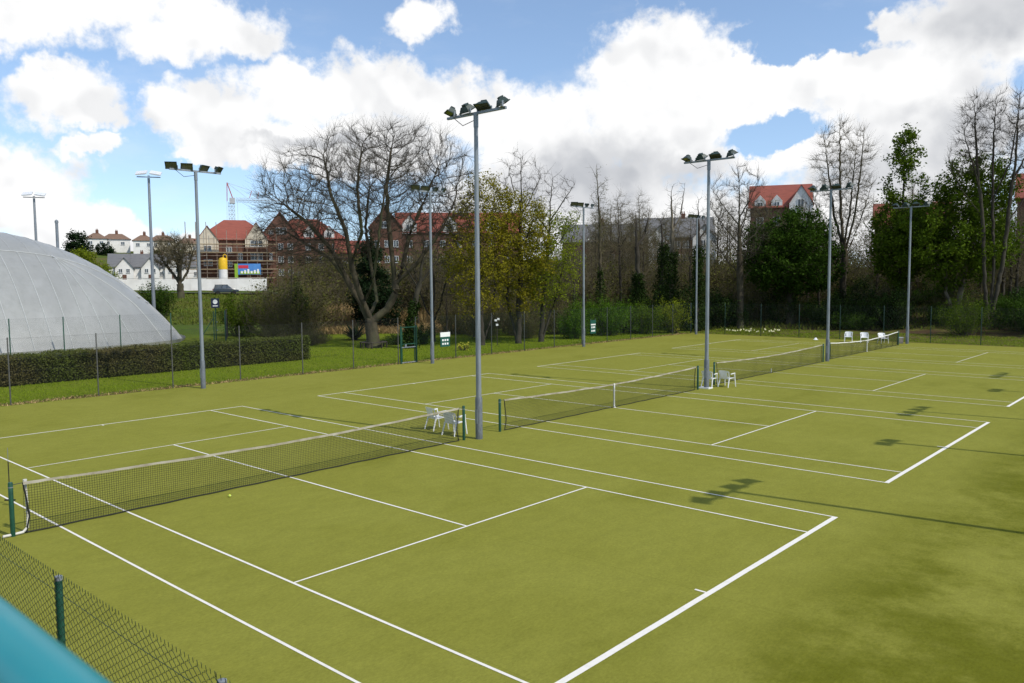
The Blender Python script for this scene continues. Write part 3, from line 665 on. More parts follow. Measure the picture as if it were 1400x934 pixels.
ys = [21.75, 25.2, 28.6, 32.0, 35.4, 38.8, 42.2, 45.6, 49.0, 52.4, 55.6]
fence('chain_link_fence', 'wire mesh fence holding the two scoreboards in front of the leafing trees', [(-19.75, y) for y in ys], 2.75, M['wire_grey'], M['wire_green'])
fence('chain_link_fence', 'wire mesh fence along the back of the farthest court below the dark trees', [(-19.75+.05+x, 55.65) for x in np.arange(0, 48, 3.4)], 2.75, M['wire_green'], M['wire_green'])
fence('dome_fence', 'tall fence with slim green posts in front of the dome', [(-43.0, y) for y in (-2.2, 2.1, 6.4, 9.75, 13.6, 17.4, 20.9)]+[(-43.6, 22.2), (-51, 26.5)], 2.62, M['post_green'], M['wire_grey'], .04)
# gate frame in the fence
t = thing('gate_frame', 'open green tubular gate frame set in the wire fence', 'gate', (-19.6, 21.05, 0), math.pi/2)
for s in (-.62, .62): MB().bar((s, 0, 0), (s, 0, 2.3), .075).build('post', M['post_green'], t)
for z in (.06, .98, 1.18, 2.2): MB().bar((-.58, 0, z), (.58, 0, z), .05).build('rail', M['galv'] if z < 1 else M['post_green'], t)
MB().box(-.30, -.18, -.03, .03, .99, 1.17).build('latch', M['galv'], t)
for s in (-.50, .50): MB().bar((s, .03, .08), (s, .03, 2.15), .04).build('stile', M['post_green'], t)
# scoreboards hung on the fence
def scoreboard(y, z, w, h, white_top, label):
    t = thing('scoreboard', label, 'scoreboard', (-19.68, y, z), math.pi/2)      # local x along the fence, faces the courts (local -y)
    MB().box(-w/2, w/2, 0, .03, 0, h).build('board', M['sign_green'], t)
    if white_top: MB().box(-w/2-.01, w/2+.01, -.012, .025, h*.70, h+.02).build('header_panel', M['white'], t)
    else: MB().box(-w*.42, w*.42, -.012, .0, h*.62, h*.72).build('header_panel', M['strap'], t)
    for r_, zz in enumerate((.14, .40)):
        for k in range(3):
            MB().box(-w*.34+k*w*.25, -w*.34+k*w*.25+w*.16, -.014, 0, h*zz, h*(zz+.13)).build('number_plate', M['white'], t)
    for s in (-.4, .4): MB().bar((w*s, .015, h), (w*s, .015, h+.12), .02).build('hook', M['galv'], t)
scoreboard(24.2, .80, .82, .90, True, 'green scoreboard with white header panel hanging on the fence')
scoreboard(40.2, .78, .72, 1.05, False, 'green scoreboard with green header hanging on the fence near the bright shrubs')

# near chain link fence: woven wire between the camera rail and the court
def woven(w, h, pitch, r):
    P = []; Q = []
    nz = int(h/(pitch/2)); hw = pitch/2
    for k in range(int(w/pitch)+1):
        x0 = k*pitch; last = None
        for j in range(nz+1):
            s = 1 if (j+k) % 2 else -1
            z = h-j*pitch*.56
            if z < .03: break
            # each bend: two short pieces so that the wires hook round each other
            e = (x0+s*hw*.985, -s*.004, z)
            for cur in ((e[0]-s*.004, e[1], z+.006), (e[0]-s*.004, e[1]*.2, z-.006)):
                if last: P.append(last); Q.append(cur)
                last = cur
        # twisted barb at the top
        P.append((x0-hw, .004, h)); Q.append((x0-hw+.012, -.004, h+.03)); P.append((x0-hw, .004, h)); Q.append((x0-hw-.012, .006, h+.03))
    RR = np.full(len(P), r)
    return tubes(np.array(P), np.array(Q), RR, RR, 4)
t = thing('near_fence', 'dark green chain link fence between the viewing rail and the near court', 'fence', (3.6, -9.24, 0))
V, F = woven(2.50, 2.75, .052, .0019); wm = np_mesh('woven_wire', V, F, M['wire_green'], True)
for k in range(6):
    x = 2.51*k
    o = MB().lathe([(.027, 0), (.027, 2.70), (.022, 2.715)], 14).build('post', M['post_green'], t, True); o.location = (x, .035, 0)
    MB().lathe([(.0285, 2.69), (.0285, 2.722), (.01, 2.73)], 14).build('cap', M['galv'], o, True)
    if k < 5:
        o = link(bpy.data.objects.new('woven_wire', wm), t); o.location = (x+.026, 0, 0); o['kind'] = 'stuff'
        for z in (.1, 1.4, 2.62): MB().tube([(x, .006, z), (x+1.25, .006, z-.01), (x+2.51, .006, z)], .0022, 5).build('line_wire', M['wire_green'], t)

# viewing rail at the clubhouse balcony
rp = Vector((17.261, -11.250, 4.729))
t = thing('viewing_rail', 'glossy teal painted handrail of the balcony', 'railing', (rp.x, rp.y, 3.72))
MB().tube([(x, 0, rp.z-3.72) for x in np.linspace(-7, 6, 14)], .0265, 28).build('handrail', M['teal'], t, True)
for x in (-6.5, -4.5, -2.2, 1.4, 3.6, 5.8): MB().tube([(x, 0, 0), (x, 0, rp.z-3.72-.02)], .02, 12).build('upright', M['teal'], t, True)
for z in (.15, .55): MB().tube([(-7, 0, z), (-2.2, 0, z)], .012, 8).build('rail', M['teal'], t, True)
t = thing('clubhouse', 'low brick clubhouse carrying the viewing balcony', 'building', (18, -14.6, 0))
MB().box(-9, 8, -2.2, 2.95, 0, 3.55).build('wall', M['brick'], t); MB().box(-9.2, 8.2, -2.4, 3.52, 3.55, 3.72).build('balcony_floor', M['concrete'], t)

# ---------------------------------------------------------------- air dome
DC, DA, DB, DH, DE, DQ, DS = (-61.09, 4.5), 16.97, 18.72, 9.67, 3.44, 2.7, .94
def dome_pt(th, u, out=0.):
    c_, s_ = math.cos(th), math.sin(th); k = (abs(c_)**DE+abs(s_)**DE)**(-1/DE)
    return Vector((DA*k*c_*u*(1+out/DA), DB*k*s_*u*(1+out/DB), DH*max(0, 1-u**DQ)**DS+out))
dome = thing('air_dome', 'grey white inflated tennis dome with raised seams', 'dome', (*DC, 0))
nu, nth = 40, 128; vs = []
us = [1-(1-k/nu)**1.6 for k in range(nu+1)]
for u in us:
    for j in range(nth): vs.append(dome_pt(2*math.pi*j/nth, max(u, 1e-3)))
fs = [(a*nth+j, (a+1)*nth+j, (a+1)*nth+(j+1) % nth, a*nth+(j+1) % nth) for a in range(nu) for j in range(nth)]
MB().add(vs, fs).build('membrane', M['pvc'], dome, True).data.polygons.foreach_set('use_smooth', [True]*len(fs))
def dome_z_xy(x, y):
    u = (abs(x/DA)**DE+abs(y/DB)**DE)**(1/DE)
    return DH*max(0, 1-u**DQ)**DS if u < 1 else 0.
def seam(pts, r=.055): MB().tube([(x, y, dome_z_xy(x, y)+.012) for x, y in pts], r, 6).build('seam', M['pvc_seam'], dome, True)
xr = 9.88
# main belt seam along the side, ribs running down from it, fanning out at the corner
def poly(pts, n=8):
    out = []
    for a_, b_ in zip(pts[:-1], pts[1:]): out += [(a_[0]+(b_[0]-a_[0])*t_, a_[1]+(b_[1]-a_[1])*t_) for t_ in np.linspace(0, 1, n, endpoint=False)]
    return out+[pts[-1]]
seam([(xr, y) for y in np.linspace(-15, 12.4, 44)]+[(xr+.5, 14), (xr+1.4, 15.6), (xr+2.4, 16.6)], .05)
for k in range(16): seam([(x, 7.62-1.275*k) for x in np.linspace(xr+.05, DA*.997, 26)], .038)
for pts in ([(9.92, 7.68), (11.94, 8.26), (13.65, 8.62), (15.22, 8.78), (16.7, 8.85)], [(9.98, 7.75), (11.52, 8.85), (13.13, 9.74), (14.38, 10.5), (16.5, 11.2)], [(9.99, 7.95), (10.84, 9.6), (11.7, 11.1), (12.7, 12.6), (15.6, 14.6)]): seam(poly(pts), .04)
for k in range(14): seam([(x, 7.3-1.275*k) for x in np.linspace(-xr, xr-.05, 24)], .022)
for y in (8.9, 10.4, 12): seam([(x, y) for x in np.linspace(-xr, xr-.05, 24)], .022)
MB().add([v for j in range(129) for v in (dome_pt(2*math.pi*j/128, 1)+Vector((0, 0, 0)), dome_pt(2*math.pi*j/128, 1, .12)+Vector((0, 0, .22)))],
         [(2*j, 2*j+1, 2*j+3, 2*j+2) for j in range(128)]).build('ground_skirt', M['concrete'], dome)
for x, y in [(xr, 7.6), (10.9, 13.6), (10.6, 14.4)]:
    o = MB().box(-.2, .2, -.1, .1, 0, .05).build('vent_flap', M['pvc_seam'], dome); o.location = (x, y, dome_z_xy(x, y)+.02); o.rotation_euler = (0, .5, .6)

# ---------------------------------------------------------------- trees
RA = R(41.78)                                  # tree shapes are described square on to the courts' diagonal
def norm(v): return v/np.maximum(np.linalg.norm(v, axis=-1, keepdims=True), 1e-9)
def grow(seed, seeds, envs, natt, step=.4, kill=.55, infl=4.0, up=.12, wob=.25, iters=140, out=0., zc=3.):
    """space colonisation: seed limbs reach for points scattered through the crown"""
    rg = np.random.default_rng(seed); P = []; par = []
    def add_line(pts):
        pts = [np.array(p_, float) for p_ in pts]
        if not P: P.append(pts[0]); par.append(-1); cur = 0
        else: cur = int(np.argmin(np.linalg.norm(np.array(P)-pts[0], axis=1)))
        for b in pts[1:]:
            a = P[cur]; L_ = np.linalg.norm(b-a); n_ = max(1, int(L_/step))
            for k in range(1, n_+1):
                q_ = a+(b-a)*k/n_+rg.normal(size=3)*step*wob*.35
                P.append(q_); par.append(cur); cur = len(P)-1
    for s in seeds: add_line(s)
    A = []
    vol = np.array([e[1][0]*e[1][1]*e[1][2] for e in envs])
    for e, nn in zip(envs, (natt*vol/vol.sum()).astype(int)):
        q_ = norm(rg.normal(size=(nn, 3)))*(rg.random((nn, 1))**(1/2.2)); A.append(q_*np.array(e[1])+np.array(e[0]))
    A = np.concatenate(A); A = A[A[:, 2] > .8]
    Pn = np.array(P); D = np.linalg.norm(A[:, None]-Pn[None], axis=2); near = D.argmin(1); nd = D.min(1)
    ch = {}
    for it in range(iters):
        act = (nd < infl)
        if act.sum() < 3: break
        Pa = np.array(P); acc = np.zeros_like(Pa); np.add.at(acc, near[act], norm(A[act]-Pa[near[act]]))
        ids = np.unique(near[act]); new = []
        for i in ids:
            dv = acc[i]; l = np.linalg.norm(dv)
            if l < 1e-6: continue
            o_ = P[i]-np.array([0, 0, zc]); dv = dv/l+rg.normal(size=3)*wob+np.array([0, 0, up])+out*o_/(np.linalg.norm(o_)+.1); dv /= np.linalg.norm(dv); q_ = P[i]+dv*step
            cl = ch.setdefault(int(i), [])
            if len(cl) >= 4 or any(np.linalg.norm(q_-P[c_]) < step*.45 for c_ in cl): continue
            P.append(q_); par.append(int(i)); cl.append(len(P)-1); new.append(len(P)-1)
        if not new: break
        Nn = np.array([P[k] for k in new]); D = np.linalg.norm(A[:, None]-Nn[None], axis=2); dm = D.min(1); am = D.argmin(1)
        b = dm < nd; nd[b] = dm[b]; near[b] = np.array(new)[am[b]]
        keep = nd > kill; A, nd, near = A[keep], nd[keep], near[keep]
        if len(A) < 3: break
    return np.array(P), np.array(par), rg
def radii(P, par, r_tip, r_base):
    n = len(P); cnt = np.zeros(n); has = np.zeros(n, bool); has[par[par >= 0]] = True; cnt[~has] = 1
    for i in range(n-1, 0, -1): cnt[par[i]] += cnt[i]
    ex = math.log(max(cnt[0], 3))/math.log(r_base/r_tip)
    return r_tip*np.maximum(cnt, 1)**(1/ex)
def limb_mesh(P, par, Rr, sel, k):
    i = np.nonzero(sel & (par >= 0))[0]; j = par[i]
    T = norm(P-P[np.maximum(par, 0)]); T[0] = (0, 0, 1)
    side = Rr[i]/Rr[j] < .75
    return tubes(P[j], P[i], np.where(side, Rr[i]*1.15, Rr[j]), Rr[i], k, np.where(side[:, None], T[i], T[j]), T[i])
def twig_mesh(P, par, Rr, rg, thr, per, length, r, upb=.25, spread=.8, segs=2, k=3, keep=None, tout=0., zc=3.):
    ids = np.nonzero((Rr < thr) & (par >= 0))[0]
    if keep is not None: ids = ids[keep(P[ids])]
    ids = np.repeat(ids, per); T = norm(P-P[np.maximum(par, 0)])
    d0 = norm(T[ids]+rg.normal(size=(len(ids), 3))*spread+np.array([0, 0, upb])+tout*norm(P[ids]-np.array([0, 0, zc]))); a = P[ids]-(P[ids]-P[par[ids]])*rg.random((len(ids), 1))
    L_ = length*(.4+.9*rg.random((len(ids), 1))); out = []; tips = []
    rr = np.full(len(ids), r)
    for s in range(segs):
        b = a+d0*L_/segs; r1 = rr*.62; out.append((a, b, rr, r1)); tips += [b, (a+b)/2]
        a = b; rr = r1; d0 = norm(d0+rg.normal(size=d0.shape)*.22+np.array([0, 0, upb*.4]))
    A_ = [np.concatenate(z) for z in zip(*out)]
    V, F = tubes(*A_, k)
    return V, F, np.concatenate(tips)
def leaf_mesh(C_, size, rg, aspect=.55, flat=.35, droop=0.):
    n = len(C_); ax = norm(rg.normal(size=(n, 3))*np.array([1, 1, .7])+np.array([0, 0, -droop])); nn = norm(rg.normal(size=(n, 3))+np.array([0, 0, flat*2]))
    b = norm(np.cross(ax, nn)); s = size*(.55+.8*rg.random((n, 1)))
    V = np.stack([C_-ax*s*.5, C_+b*s*aspect*.5, C_+ax*s*.5, C_-b*s*aspect*.5], 1).reshape(-1, 3)
    return V, np.arange(4*n).reshape(n, 4)
def join(*vf):
    V = []; F = []; b = 0
    for v, f in vf: V.append(v); F.append(f+b); b += len(v)
    return np.concatenate(V), np.concatenate(F)
def tree(name, label, loc, seeds, envs, natt, seed, rb, rt=.011, bark='bark', twig='twig', leaf=None, nleaf=0, lsize=.2, step=.4, kill=.55, infl=4., up=.12, wob=.22,
         twigs=3, tlen=.8, tr=.006, tspread=.8, group=None, rz=None, cat='tree', droop=0., lkeep=None, ivy=None, sink=.15, upb=.25, tsegs=2, out=0., zc=3., tout=.0):
    x, y = loc[:2]; z = G(x, y)-sink
    t = thing(name, label, cat, (x, y, z), RA if rz is None else rz, group)
    P, par, rg = grow(seed, seeds, envs, natt, step, kill, infl, up, wob, 140, out, zc); Rr = radii(P, par, rt, rb)
    fl = np.exp(-np.maximum(P[:, 2], 0)/.45); Rr = Rr*(1+.45*fl*(Rr > rb*.6))            # root flare
    big = Rr > max(rt*3.2, .045)
    V, F = limb_mesh(P, par, Rr, big, 8); np_obj('trunk', V, F, M[bark], t, True)
    parts = [limb_mesh(P, par, Rr, ~big, 4)]; tips = P[~big]
    if twigs:
        V, F, tips = twig_mesh(P, par, Rr, rg, max(rt*2.6, .03), twigs, tlen, tr, upb, tspread, tsegs, tout=tout, zc=zc); parts.append((V, F))
    V, F = join(*parts); crown = np_obj('crown', V, F, M[twig], t)
    if leaf:
        src = tips if lkeep is None else tips[lkeep(tips)]
        c_ = src[rg.integers(0, len(src), nleaf)]+rg.normal(size=(nleaf, 3))*lsize*.9
        V, F = leaf_mesh(c_, lsize, rg, droop=droop); tag(np_obj('foliage', V, F, M[leaf], crown), kind='stuff')
    if ivy:
        zlo, zhi, rad, n_ = ivy; ii = np.nonzero(big & (P[:, 2] < zhi) & (P[:, 2] > zlo))[0]
        ii = ii[rg.integers(0, len(ii), n_)]; a_ = rg.random(n_)*6.283; rr = (Rr[ii]+rad*rg.random(n_)**.8*(1.25-.85*(P[ii][:, 2]-zlo)/(zhi-zlo)))*(1+.35*np.sin(P[ii][:, 2]*1.9+a_*2)+.2*rg.normal(size=n_))
        c_ = P[ii]+np.stack([np.cos(a_)*rr, np.sin(a_)*rr, rg.normal(size=n_)*.2], 1)
        V, F = leaf_mesh(c_, .16, rg, .8); tag(np_obj('ivy', V, F, M['leaf_ivy'], t), kind='stuff')
    return t
E3 = lambda x, y, z, a, b, c_: ((x, y, z), (a, b, c_))
# the great bare tree with the seat round its trunk
T1 = (-30.7, 27.2)
tree('bare_tree', 'great bare spreading tree with a seat round its short thick trunk', T1,
     [[(0,0,0),(-.1,0,1.3),(-.25,0,2.4)],
      [(-.2,0,2.2),(-1.0,.3,3.6),(-2.0,.5,5.2),(-3.0,.3,7.4),(-4.6,0,9.4),(-6.6,0,11.0)],
      [(-.2,0,2.3),(-.9,-.5,4.2),(-1.4,-1.0,6.4),(-1.6,-1.6,8.8),(-2.6,-2,11.6),(-3,-2,14.2)],
      [(0,0,1.9),(1.0,.1,3.0),(1.7,0,4.2),(1.55,0,6.6),(1.3,.2,9.4),(1.1,.3,12.4),(1.6,.4,15.4)],
      [(1.65,0,4.4),(2.2,.6,6.2),(2.7,1,8.6),(3.9,1.4,11.4),(5.0,1.6,14)],
      [(-2.0,.5,5.2),(-3.4,1.6,6.8),(-5.4,2.5,8),(-7.4,3,9.2)],
      [(-1.4,-1.0,6.4),(-.4,-1.6,8.8),(-.6,-2.2,11.8),(-.2,-2.4,14.6)],
      [(-.3,.1,2.3),(0,1.6,3.6),(-.6,3.4,6),(-1.2,4.2,9.5),(-.8,4.4,13)],
      [(1.6,0,5),(3.6,-.6,6.6),(5.4,-1,9),(6.4,-1.2,11)],
      [(-.7,.2,3.2),(.3,-1.4,5),(1.0,-3.0,8),(1.6,-3.8,11.5)]],
     [E3(-3.6,0,10.6,5.4,5.2,4.8), E3(3.2,0,12.0,4.9,4.8,5.0), E3(-.3,0,13,4.6,4.6,4.0), E3(-6.2,1,8.3,3.2,3.4,2.2), E3(5.6,0,9.6,2.4,3,2.6)],
     6000, 11, .47, rt=.0105, step=.32, kill=.40, infl=2.0, up=.08, wob=.16, twigs=4, tlen=1.2, tr=.0085, tsegs=3, tspread=.42, out=.35, zc=5., tout=.5, upb=.15)
# seat round the trunk
t = thing('tree_seat', 'dark wooden seat built round the trunk of the great bare tree', 'bench', (T1[0]+.1, T1[1]-.1, -.02))
for k in range(8):
    a0, a1 = k*math.pi/4, (k+1)*math.pi/4; am = (a0+a1)/2
    for r0, r1 in ((.70, .86), (.88, 1.04)):
        pts = [(r0*math.cos(a0), r0*math.sin(a0)), (r1*math.cos(a0), r1*math.sin(a0)), (r1*math.cos(a1), r1*math.sin(a1)), (r0*math.cos(a1), r0*math.sin(a1))]
        cx, cy = sum(p_[0] for p_ in pts)/4, sum(p_[1] for p_ in pts)/4; pts = [(cx+(a-cx)*.985, cy+(b-cy)*.985) for a, b in pts]
        MB().add([(a, b, .42) for a, b in pts]+[(a, b, .46) for a, b in pts], [(3,2,1,0),(4,5,6,7),(0,1,5,4),(1,2,6,5),(2,3,7,6),(3,0,4,7)]).build('seat_plank', M['wood_dark'], t)
    MB().bar((.97*math.cos(a0), .97*math.sin(a0), 0), (.99*math.cos(a0), .99*math.sin(a0), .419), .07).build('leg', M['wood_dark'], t)

# leafing trees behind the scoreboards
def slim(h, lean=0., n=4, sp=1.6, rg=random.Random(2), z0=.35):
    s = [[(0,0,0),(lean*.3,0,h*.3),(lean*.7,.1,h*.6),(lean,0,h*.93)]]
    for k in range(n):
        a = k*2.4+rg.random(); z = h*(z0+.45*k/max(1, n)); s.append([(lean*z/h, 0, z), (lean*z/h+math.cos(a)*sp*.5, math.sin(a)*sp*.5, z+h*.09), (lean+math.cos(a)*sp, math.sin(a)*sp, z+h*.22)])
    return s
low = lambda zmax: (lambda q_: q_[:, 2] < zmax)
tree('leafing_tree', 'olive leafed tree standing nearest the plant with yellow leaves', (-25.6, 33.7), slim(12.5, -.2, 6, 1.8)+[[(0,0,0),(.9,.5,2.5),(1.2,.8,6),(.9,.9,10)]],
     [E3(-.3,0,7.2,2.8,2.6,5.0), E3(.2,0,10.6,2.2,2.1,3.0)], 850, 21, .24, leaf='leaf_spring', nleaf=17000, lsize=.165, tr=.009, bark='bark_dark', kill=.5, infl=2.4, twigs=3, lkeep=low(13.4))
tree('leafing_tree', 'tallest olive leafed tree with bare top twigs, by the stake with white plates', (-24.6, 36.9), slim(15.0, .3, 7, 1.7)+[[(0,0,0),(-.8,.4,3),(-1.0,.6,7),(-.6,.5,12.5)]],
     [E3(0,0,7.6,2.7,2.6,5.4), E3(.2,0,12.6,2.0,2.0,3.2)], 950, 22, .25, leaf='leaf_spring', nleaf=17000, lsize=.165, tr=.009, bark='bark_dark', kill=.5, infl=2.4, twigs=3, lkeep=low(12.0))
tree('leafing_tree', 'tree with yellow green new leaves and crooked bare top beside the feathery shrub', (-24.2, 39.2), slim(13.6, .9, 6, 1.9)+[[(0,0,0),(1.0,.2,3),(2.0,.4,6.8),(3.3,.4,10.6)]],
     [E3(.5,0,6.8,2.9,2.6,4.4), E3(1.0,0,11.4,2.0,1.9,2.8)], 850, 23, .22, leaf='leaf_fresh', nleaf=12500, lsize=.16, tr=.009, bark='bark_dark', kill=.5, infl=2.4, twigs=3, lkeep=low(10.6))
tree('small_tree', 'small dark multi stemmed tree behind the white topped scoreboard', (-31.5, 34.0), [[(0,0,0),(.1,0,1.7)],[(.1,0,1.6),(-.7,.2,3.2),(-1.3,.4,5.4)],[(.1,0,1.7),(.8,-.2,3.6),(1.4,.1,6)],[(.1,0,1.7),(.1,.6,4),(0,.9,6.6)]],
     [E3(0,0,5.6,2.4,2.2,2.4)], 380, 24, .15, bark='bark_dark', kill=.5, infl=2.4, twigs=3)
t = tree('ivy_trunk_tree', 'leaning trunk wrapped in dark ivy beside the green gate frame', (-28.0, 28.6), [[(0,0,0),(-.1,0,2),(.7,.2,5),(1.0,.3,8)],[(.6,.2,4.6),(-.6,.5,6.6)],[(.7,.2,5),(2.2,.2,7.0)]],
     [E3(.8,0,7.6,2.2,2,2.2)], 260, 25, .2, bark='bark_dark', kill=.55, infl=2.5, twigs=2, ivy=(.1, 3.6, .28, 2600))

# slender trees and ivy clad stems beyond the bright shrubs
tree('slender_tree', 'slender feathery tree rising alone above the bright shrubs', (-25.8, 49.6), [[(0,0,0),(.1,0,5),(0,.1,10),(-.3,0,15.6)]]+[[(0,0,z),(math.cos(z*2.4)*.8,math.sin(z*2.4)*.8,z+1.0)] for z in np.arange(5, 14.4, .55)],
     [E3(0,0,10.6,1.0,1.0,4.8)], 420, 31, .15, kill=.4, infl=1.6, twigs=3, tlen=.6, twig='twig_brown', leaf='leaf_brown', nleaf=900, lsize=.1, ivy=(.3, 6, .35, 1600))
for loc, h, sd, lab in [((-24.6, 54.4), 11.4, 32, 'ivy clad stem with a blunt bare top beyond the bright shrubs'), ((-23.4, 58.2), 13.6, 33, 'forked ivy clad tree with pale crooked limbs beyond the bright shrubs'),
                        ((-20.6, 58.4), 12.2, 34, 'ivy clad trunk standing closest to the mast in the fence corner'), ((-26.5, 61.5), 11.0, 35, 'thin ivy clad trunk in front of the grey slate roof')]:
    rr = random.Random(sd); b = [(0,0,0),(rr.uniform(-.2,.2),0,h*.4),(rr.uniform(-.4,.4),0,h*.72)]
    tree('ivy_clad_tree', lab, loc, [b+[(rr.uniform(-.5,.1),.2,h)], [b[-1],(b[-1][0]+.8,.3,h*.82),(b[-1][0]+1.3,.4,h*1.06)], [b[-1],(b[-1][0]-.7,-.3,h*.84)]],
         [E3(.2,0,h*.94,1.2,1.1,h*.16)], 150, sd, .21, bark='bark_pale' if sd == 33 else 'bark_dark', kill=.5, infl=2, twigs=2, tlen=.7, ivy=(.2, h*(.5+.09*(sd % 4)), .62, 5200), group='ivy clad trees in the far corner')
# the row behind the back fence
tree('bare_tree', 'bare tree with upswept limbs standing behind the daffodils', (-18.0, 62.2), slim(15.4, -.3, 11, 2.6, z0=.30), [E3(-.3,0,12.4,2.9,2.7,3.9), E3(0,0,8.4,3.0,2.7,2.6)], 620, 41, .32, kill=.6, infl=2.6, up=.2, wob=.2, twigs=6, tlen=1.0, tr=.0115, tsegs=3, tspread=.5, tout=.35, upb=.35)
ch = [[(0,0,0),(0,0,2.2),(.1,0,5.5),(0,0,10)]]+[[(0,0,2+k*.8),(math.cos(k*2.2)*2,math.sin(k*2.2)*2,3.4+k*.85),(math.cos(k*2.2)*4,math.sin(k*2.2)*4,4+k*.8)] for k in range(8)]
tree('chestnut_tree', 'dark green round headed tree in full leaf behind the back fence', (-14.9, 66.6), ch, [E3(0,0,6.4,5.0,4.6,3.6), E3(.6,0,8.9,3.6,3.4,2.7)], 1000, 42, .34, bark='bark_dark', leaf='leaf_dark', nleaf=30000, lsize=.27, kill=.6, infl=2.8, twigs=2, tlen=.6, droop=.5)
tree('bare_tree', 'tall bare tree with a dense fan of stems beside the dark round tree', (-11.8, 72.2), [[(0,0,0),(0,0,4),(.1,0,7)],[(0,0,6.5),(-1,0,10),(-1.7,.2,15),(-2.2,.3,18.6)],[(.1,0,6.8),(-.3,.4,11),(-.4,.6,16),(-.4,.7,20)],[(.1,0,6.6),(.9,-.3,10.5),(1.4,-.4,15.4),(1.6,-.4,19)],[(0,0,6),(1.7,.5,9.5),(2.9,.6,13.5)],[(0,0,5.6),(-2,.3,9),(-3.1,.5,12.6)],[(0,0,7),(.2,-1,12),(.4,-1.4,17)]],
     [E3(-.2,0,15.2,3.3,3.1,4.6), E3(0,0,11.5,3.0,2.8,3)], 1000, 43, .34, kill=.52, infl=2.4, up=.25, wob=.2, twigs=6, tlen=1.15, tr=.0115, tsegs=3, tspread=.5, tout=.35, zc=8., upb=.35, bark='bark', twig='twig_brown')
tree('chestnut_tree', 'green tree with a narrow leafy spire behind the farthest mast', (-5.7, 70.4), slim(17.8, -.1, 12, 1.9, z0=.12), [E3(0,0,15.4,1.6,1.6,3.0), E3(-.2,0,7.6,3.0,2.8,4.6)], 800, 44, .3, bark='bark_dark', leaf='leaf_mid', nleaf=20000, lsize=.26, kill=.6, infl=2.6, twigs=2, tlen=.6, droop=.4)
tree('chestnut_tree', 'broad mid green tree with two pale leaning trunks behind the back fence', (-.9, 70.2), [[(0,0,0),(.3,0,3),(1.1,0,7),(1.6,0,12)],[(-.5,.2,0),(-.9,.3,3),(-.8,.4,7),(-1.2,.4,11)],[(.4,0,3.6),(2.2,.2,6.5),(3.6,.3,9)],[(-.9,.3,4),(-2.6,.4,7),(-3.4,.5,9.4)],[(.3,0,4),(0,2.4,7),(0,3.4,10)],[(.3,0,4),(0,-2.2,6.6),(.2,-3.2,9)]],
     [E3(-.3,0,7.6,5.6,4.8,4.4), E3(1.2,0,12.0,3.9,3.4,3.4)], 1000, 45, .30, bark='bark_pale', leaf='leaf_mid', nleaf=36000, lsize=.26, kill=.6, infl=2.8, twigs=2, tlen=.6, droop=.4)
tall = tree('bare_tree', 'tallest bare tree of three straight stems rising behind the broad green tree', (2.2, 67.6), [[(0,0,0),(-.6,0,5),(-.9,0,10),(-1.6,.2,16),(-2.0,.3,21.4)],[(.4,.2,0),(.5,.3,6),(.2,.4,12),(.1,.5,17.5),(.2,.5,22.6)],[(1.0,0,0),(1.1,0,6),(1.6,.1,11),(2.1,.2,16),(2.3,.2,22)],[(-1,0,11),(-2.8,.2,13.4),(-4.4,.3,16)],[(1.6,.1,10.6),(3.4,.2,13.2),(4.8,.3,16.4)],[(-1.2,0,13.6),(-2.4,-.6,16),(-3.6,-.8,19)],[(2,.2,14.6),(3.4,.6,17),(4.2,.8,20)],[(.2,.4,13),(.6,-1.4,16),(.8,-2,20)]],
     [E3(-1.6,0,19.0,2.5,2.4,4.0), E3(1.9,0,19.4,2.9,2.5,4.0), E3(3.2,0,16,2,2,2.4), E3(-3,0,16.6,1.7,1.8,2.2)], 1150, 46, .34, kill=.5, infl=2.3, up=.25, wob=.2, twigs=6, tlen=1.15, tr=.0115, tsegs=3, tspread=.5, tout=.35, zc=8., upb=.35, bark='bark_dark')
tall.scale = (.86, .86, .87)
# slopes behind the dome and by the building site
tree('bare_tree', 'short bare tree with a thick trunk in front of the white site wall', (-106.5, 49.3), [[(0,0,0),(-.1,0,2.6)],[(-.1,0,2.5),(-1.4,.3,4.4),(-3,.5,6.4)],[(-.1,0,2.6),(.2,-.4,5),(.2,-.6,8.6)],[(-.1,0,2.5),(1.2,.2,4.6),(2.0,.3,7.6)],[(-.1,0,2.6),(-.6,.8,5.4),(-1.2,1.2,8.4)]],
     [E3(-.8,0,7.4,3.7,3.2,2.9)], 800, 51, .55, rt=.03, bark='bark', twig='twig_brown', kill=.45, infl=2.4, twigs=6, tlen=1.3, tr=.024, tsegs=3, tspread=.45, tout=.4, sink=.3)
cs = [[(0,0,0),(0,0,4),(0,0,8.6)]]+[[(0,0,1.5+k*.62),(math.cos(k*2.4)*(3.6-k*.22),math.sin(k*2.4)*(3.6-k*.22),2.0+k*.62)] for k in range(12)]
tree('cedar_tree', 'dark conifer with layered boughs beyond the top of the dome', (-121.8, 39.7), cs, [E3(0,0,3.4+k*1.5,3.7-k*.55,3.7-k*.55,.5) for k in range(5)], 520, 52, .3, bark='bark_dark', leaf='leaf_ever', nleaf=15000, lsize=.33, kill=.5, infl=2, twigs=2, tlen=.6, up=0)
tree('round_tree', 'pale green bushy tree just past the shoulder of the dome', (-98.6, 32.6), [[(0,0,0),(0,0,3),(.1,0,5.6)]]+[[(0,0,1.5+k*.5),(math.cos(k*2.2)*2,math.sin(k*2.2)*2,2.6+k*.45)] for k in range(7)], [E3(.6,0,3.2,3.0,3,2.6), E3(-1.2,0,5.6,2.4,2.4,1.9)], 400, 53, .26, leaf='leaf_fresh', nleaf=16000, lsize=.22, kill=.6, infl=2.8, twigs=2)
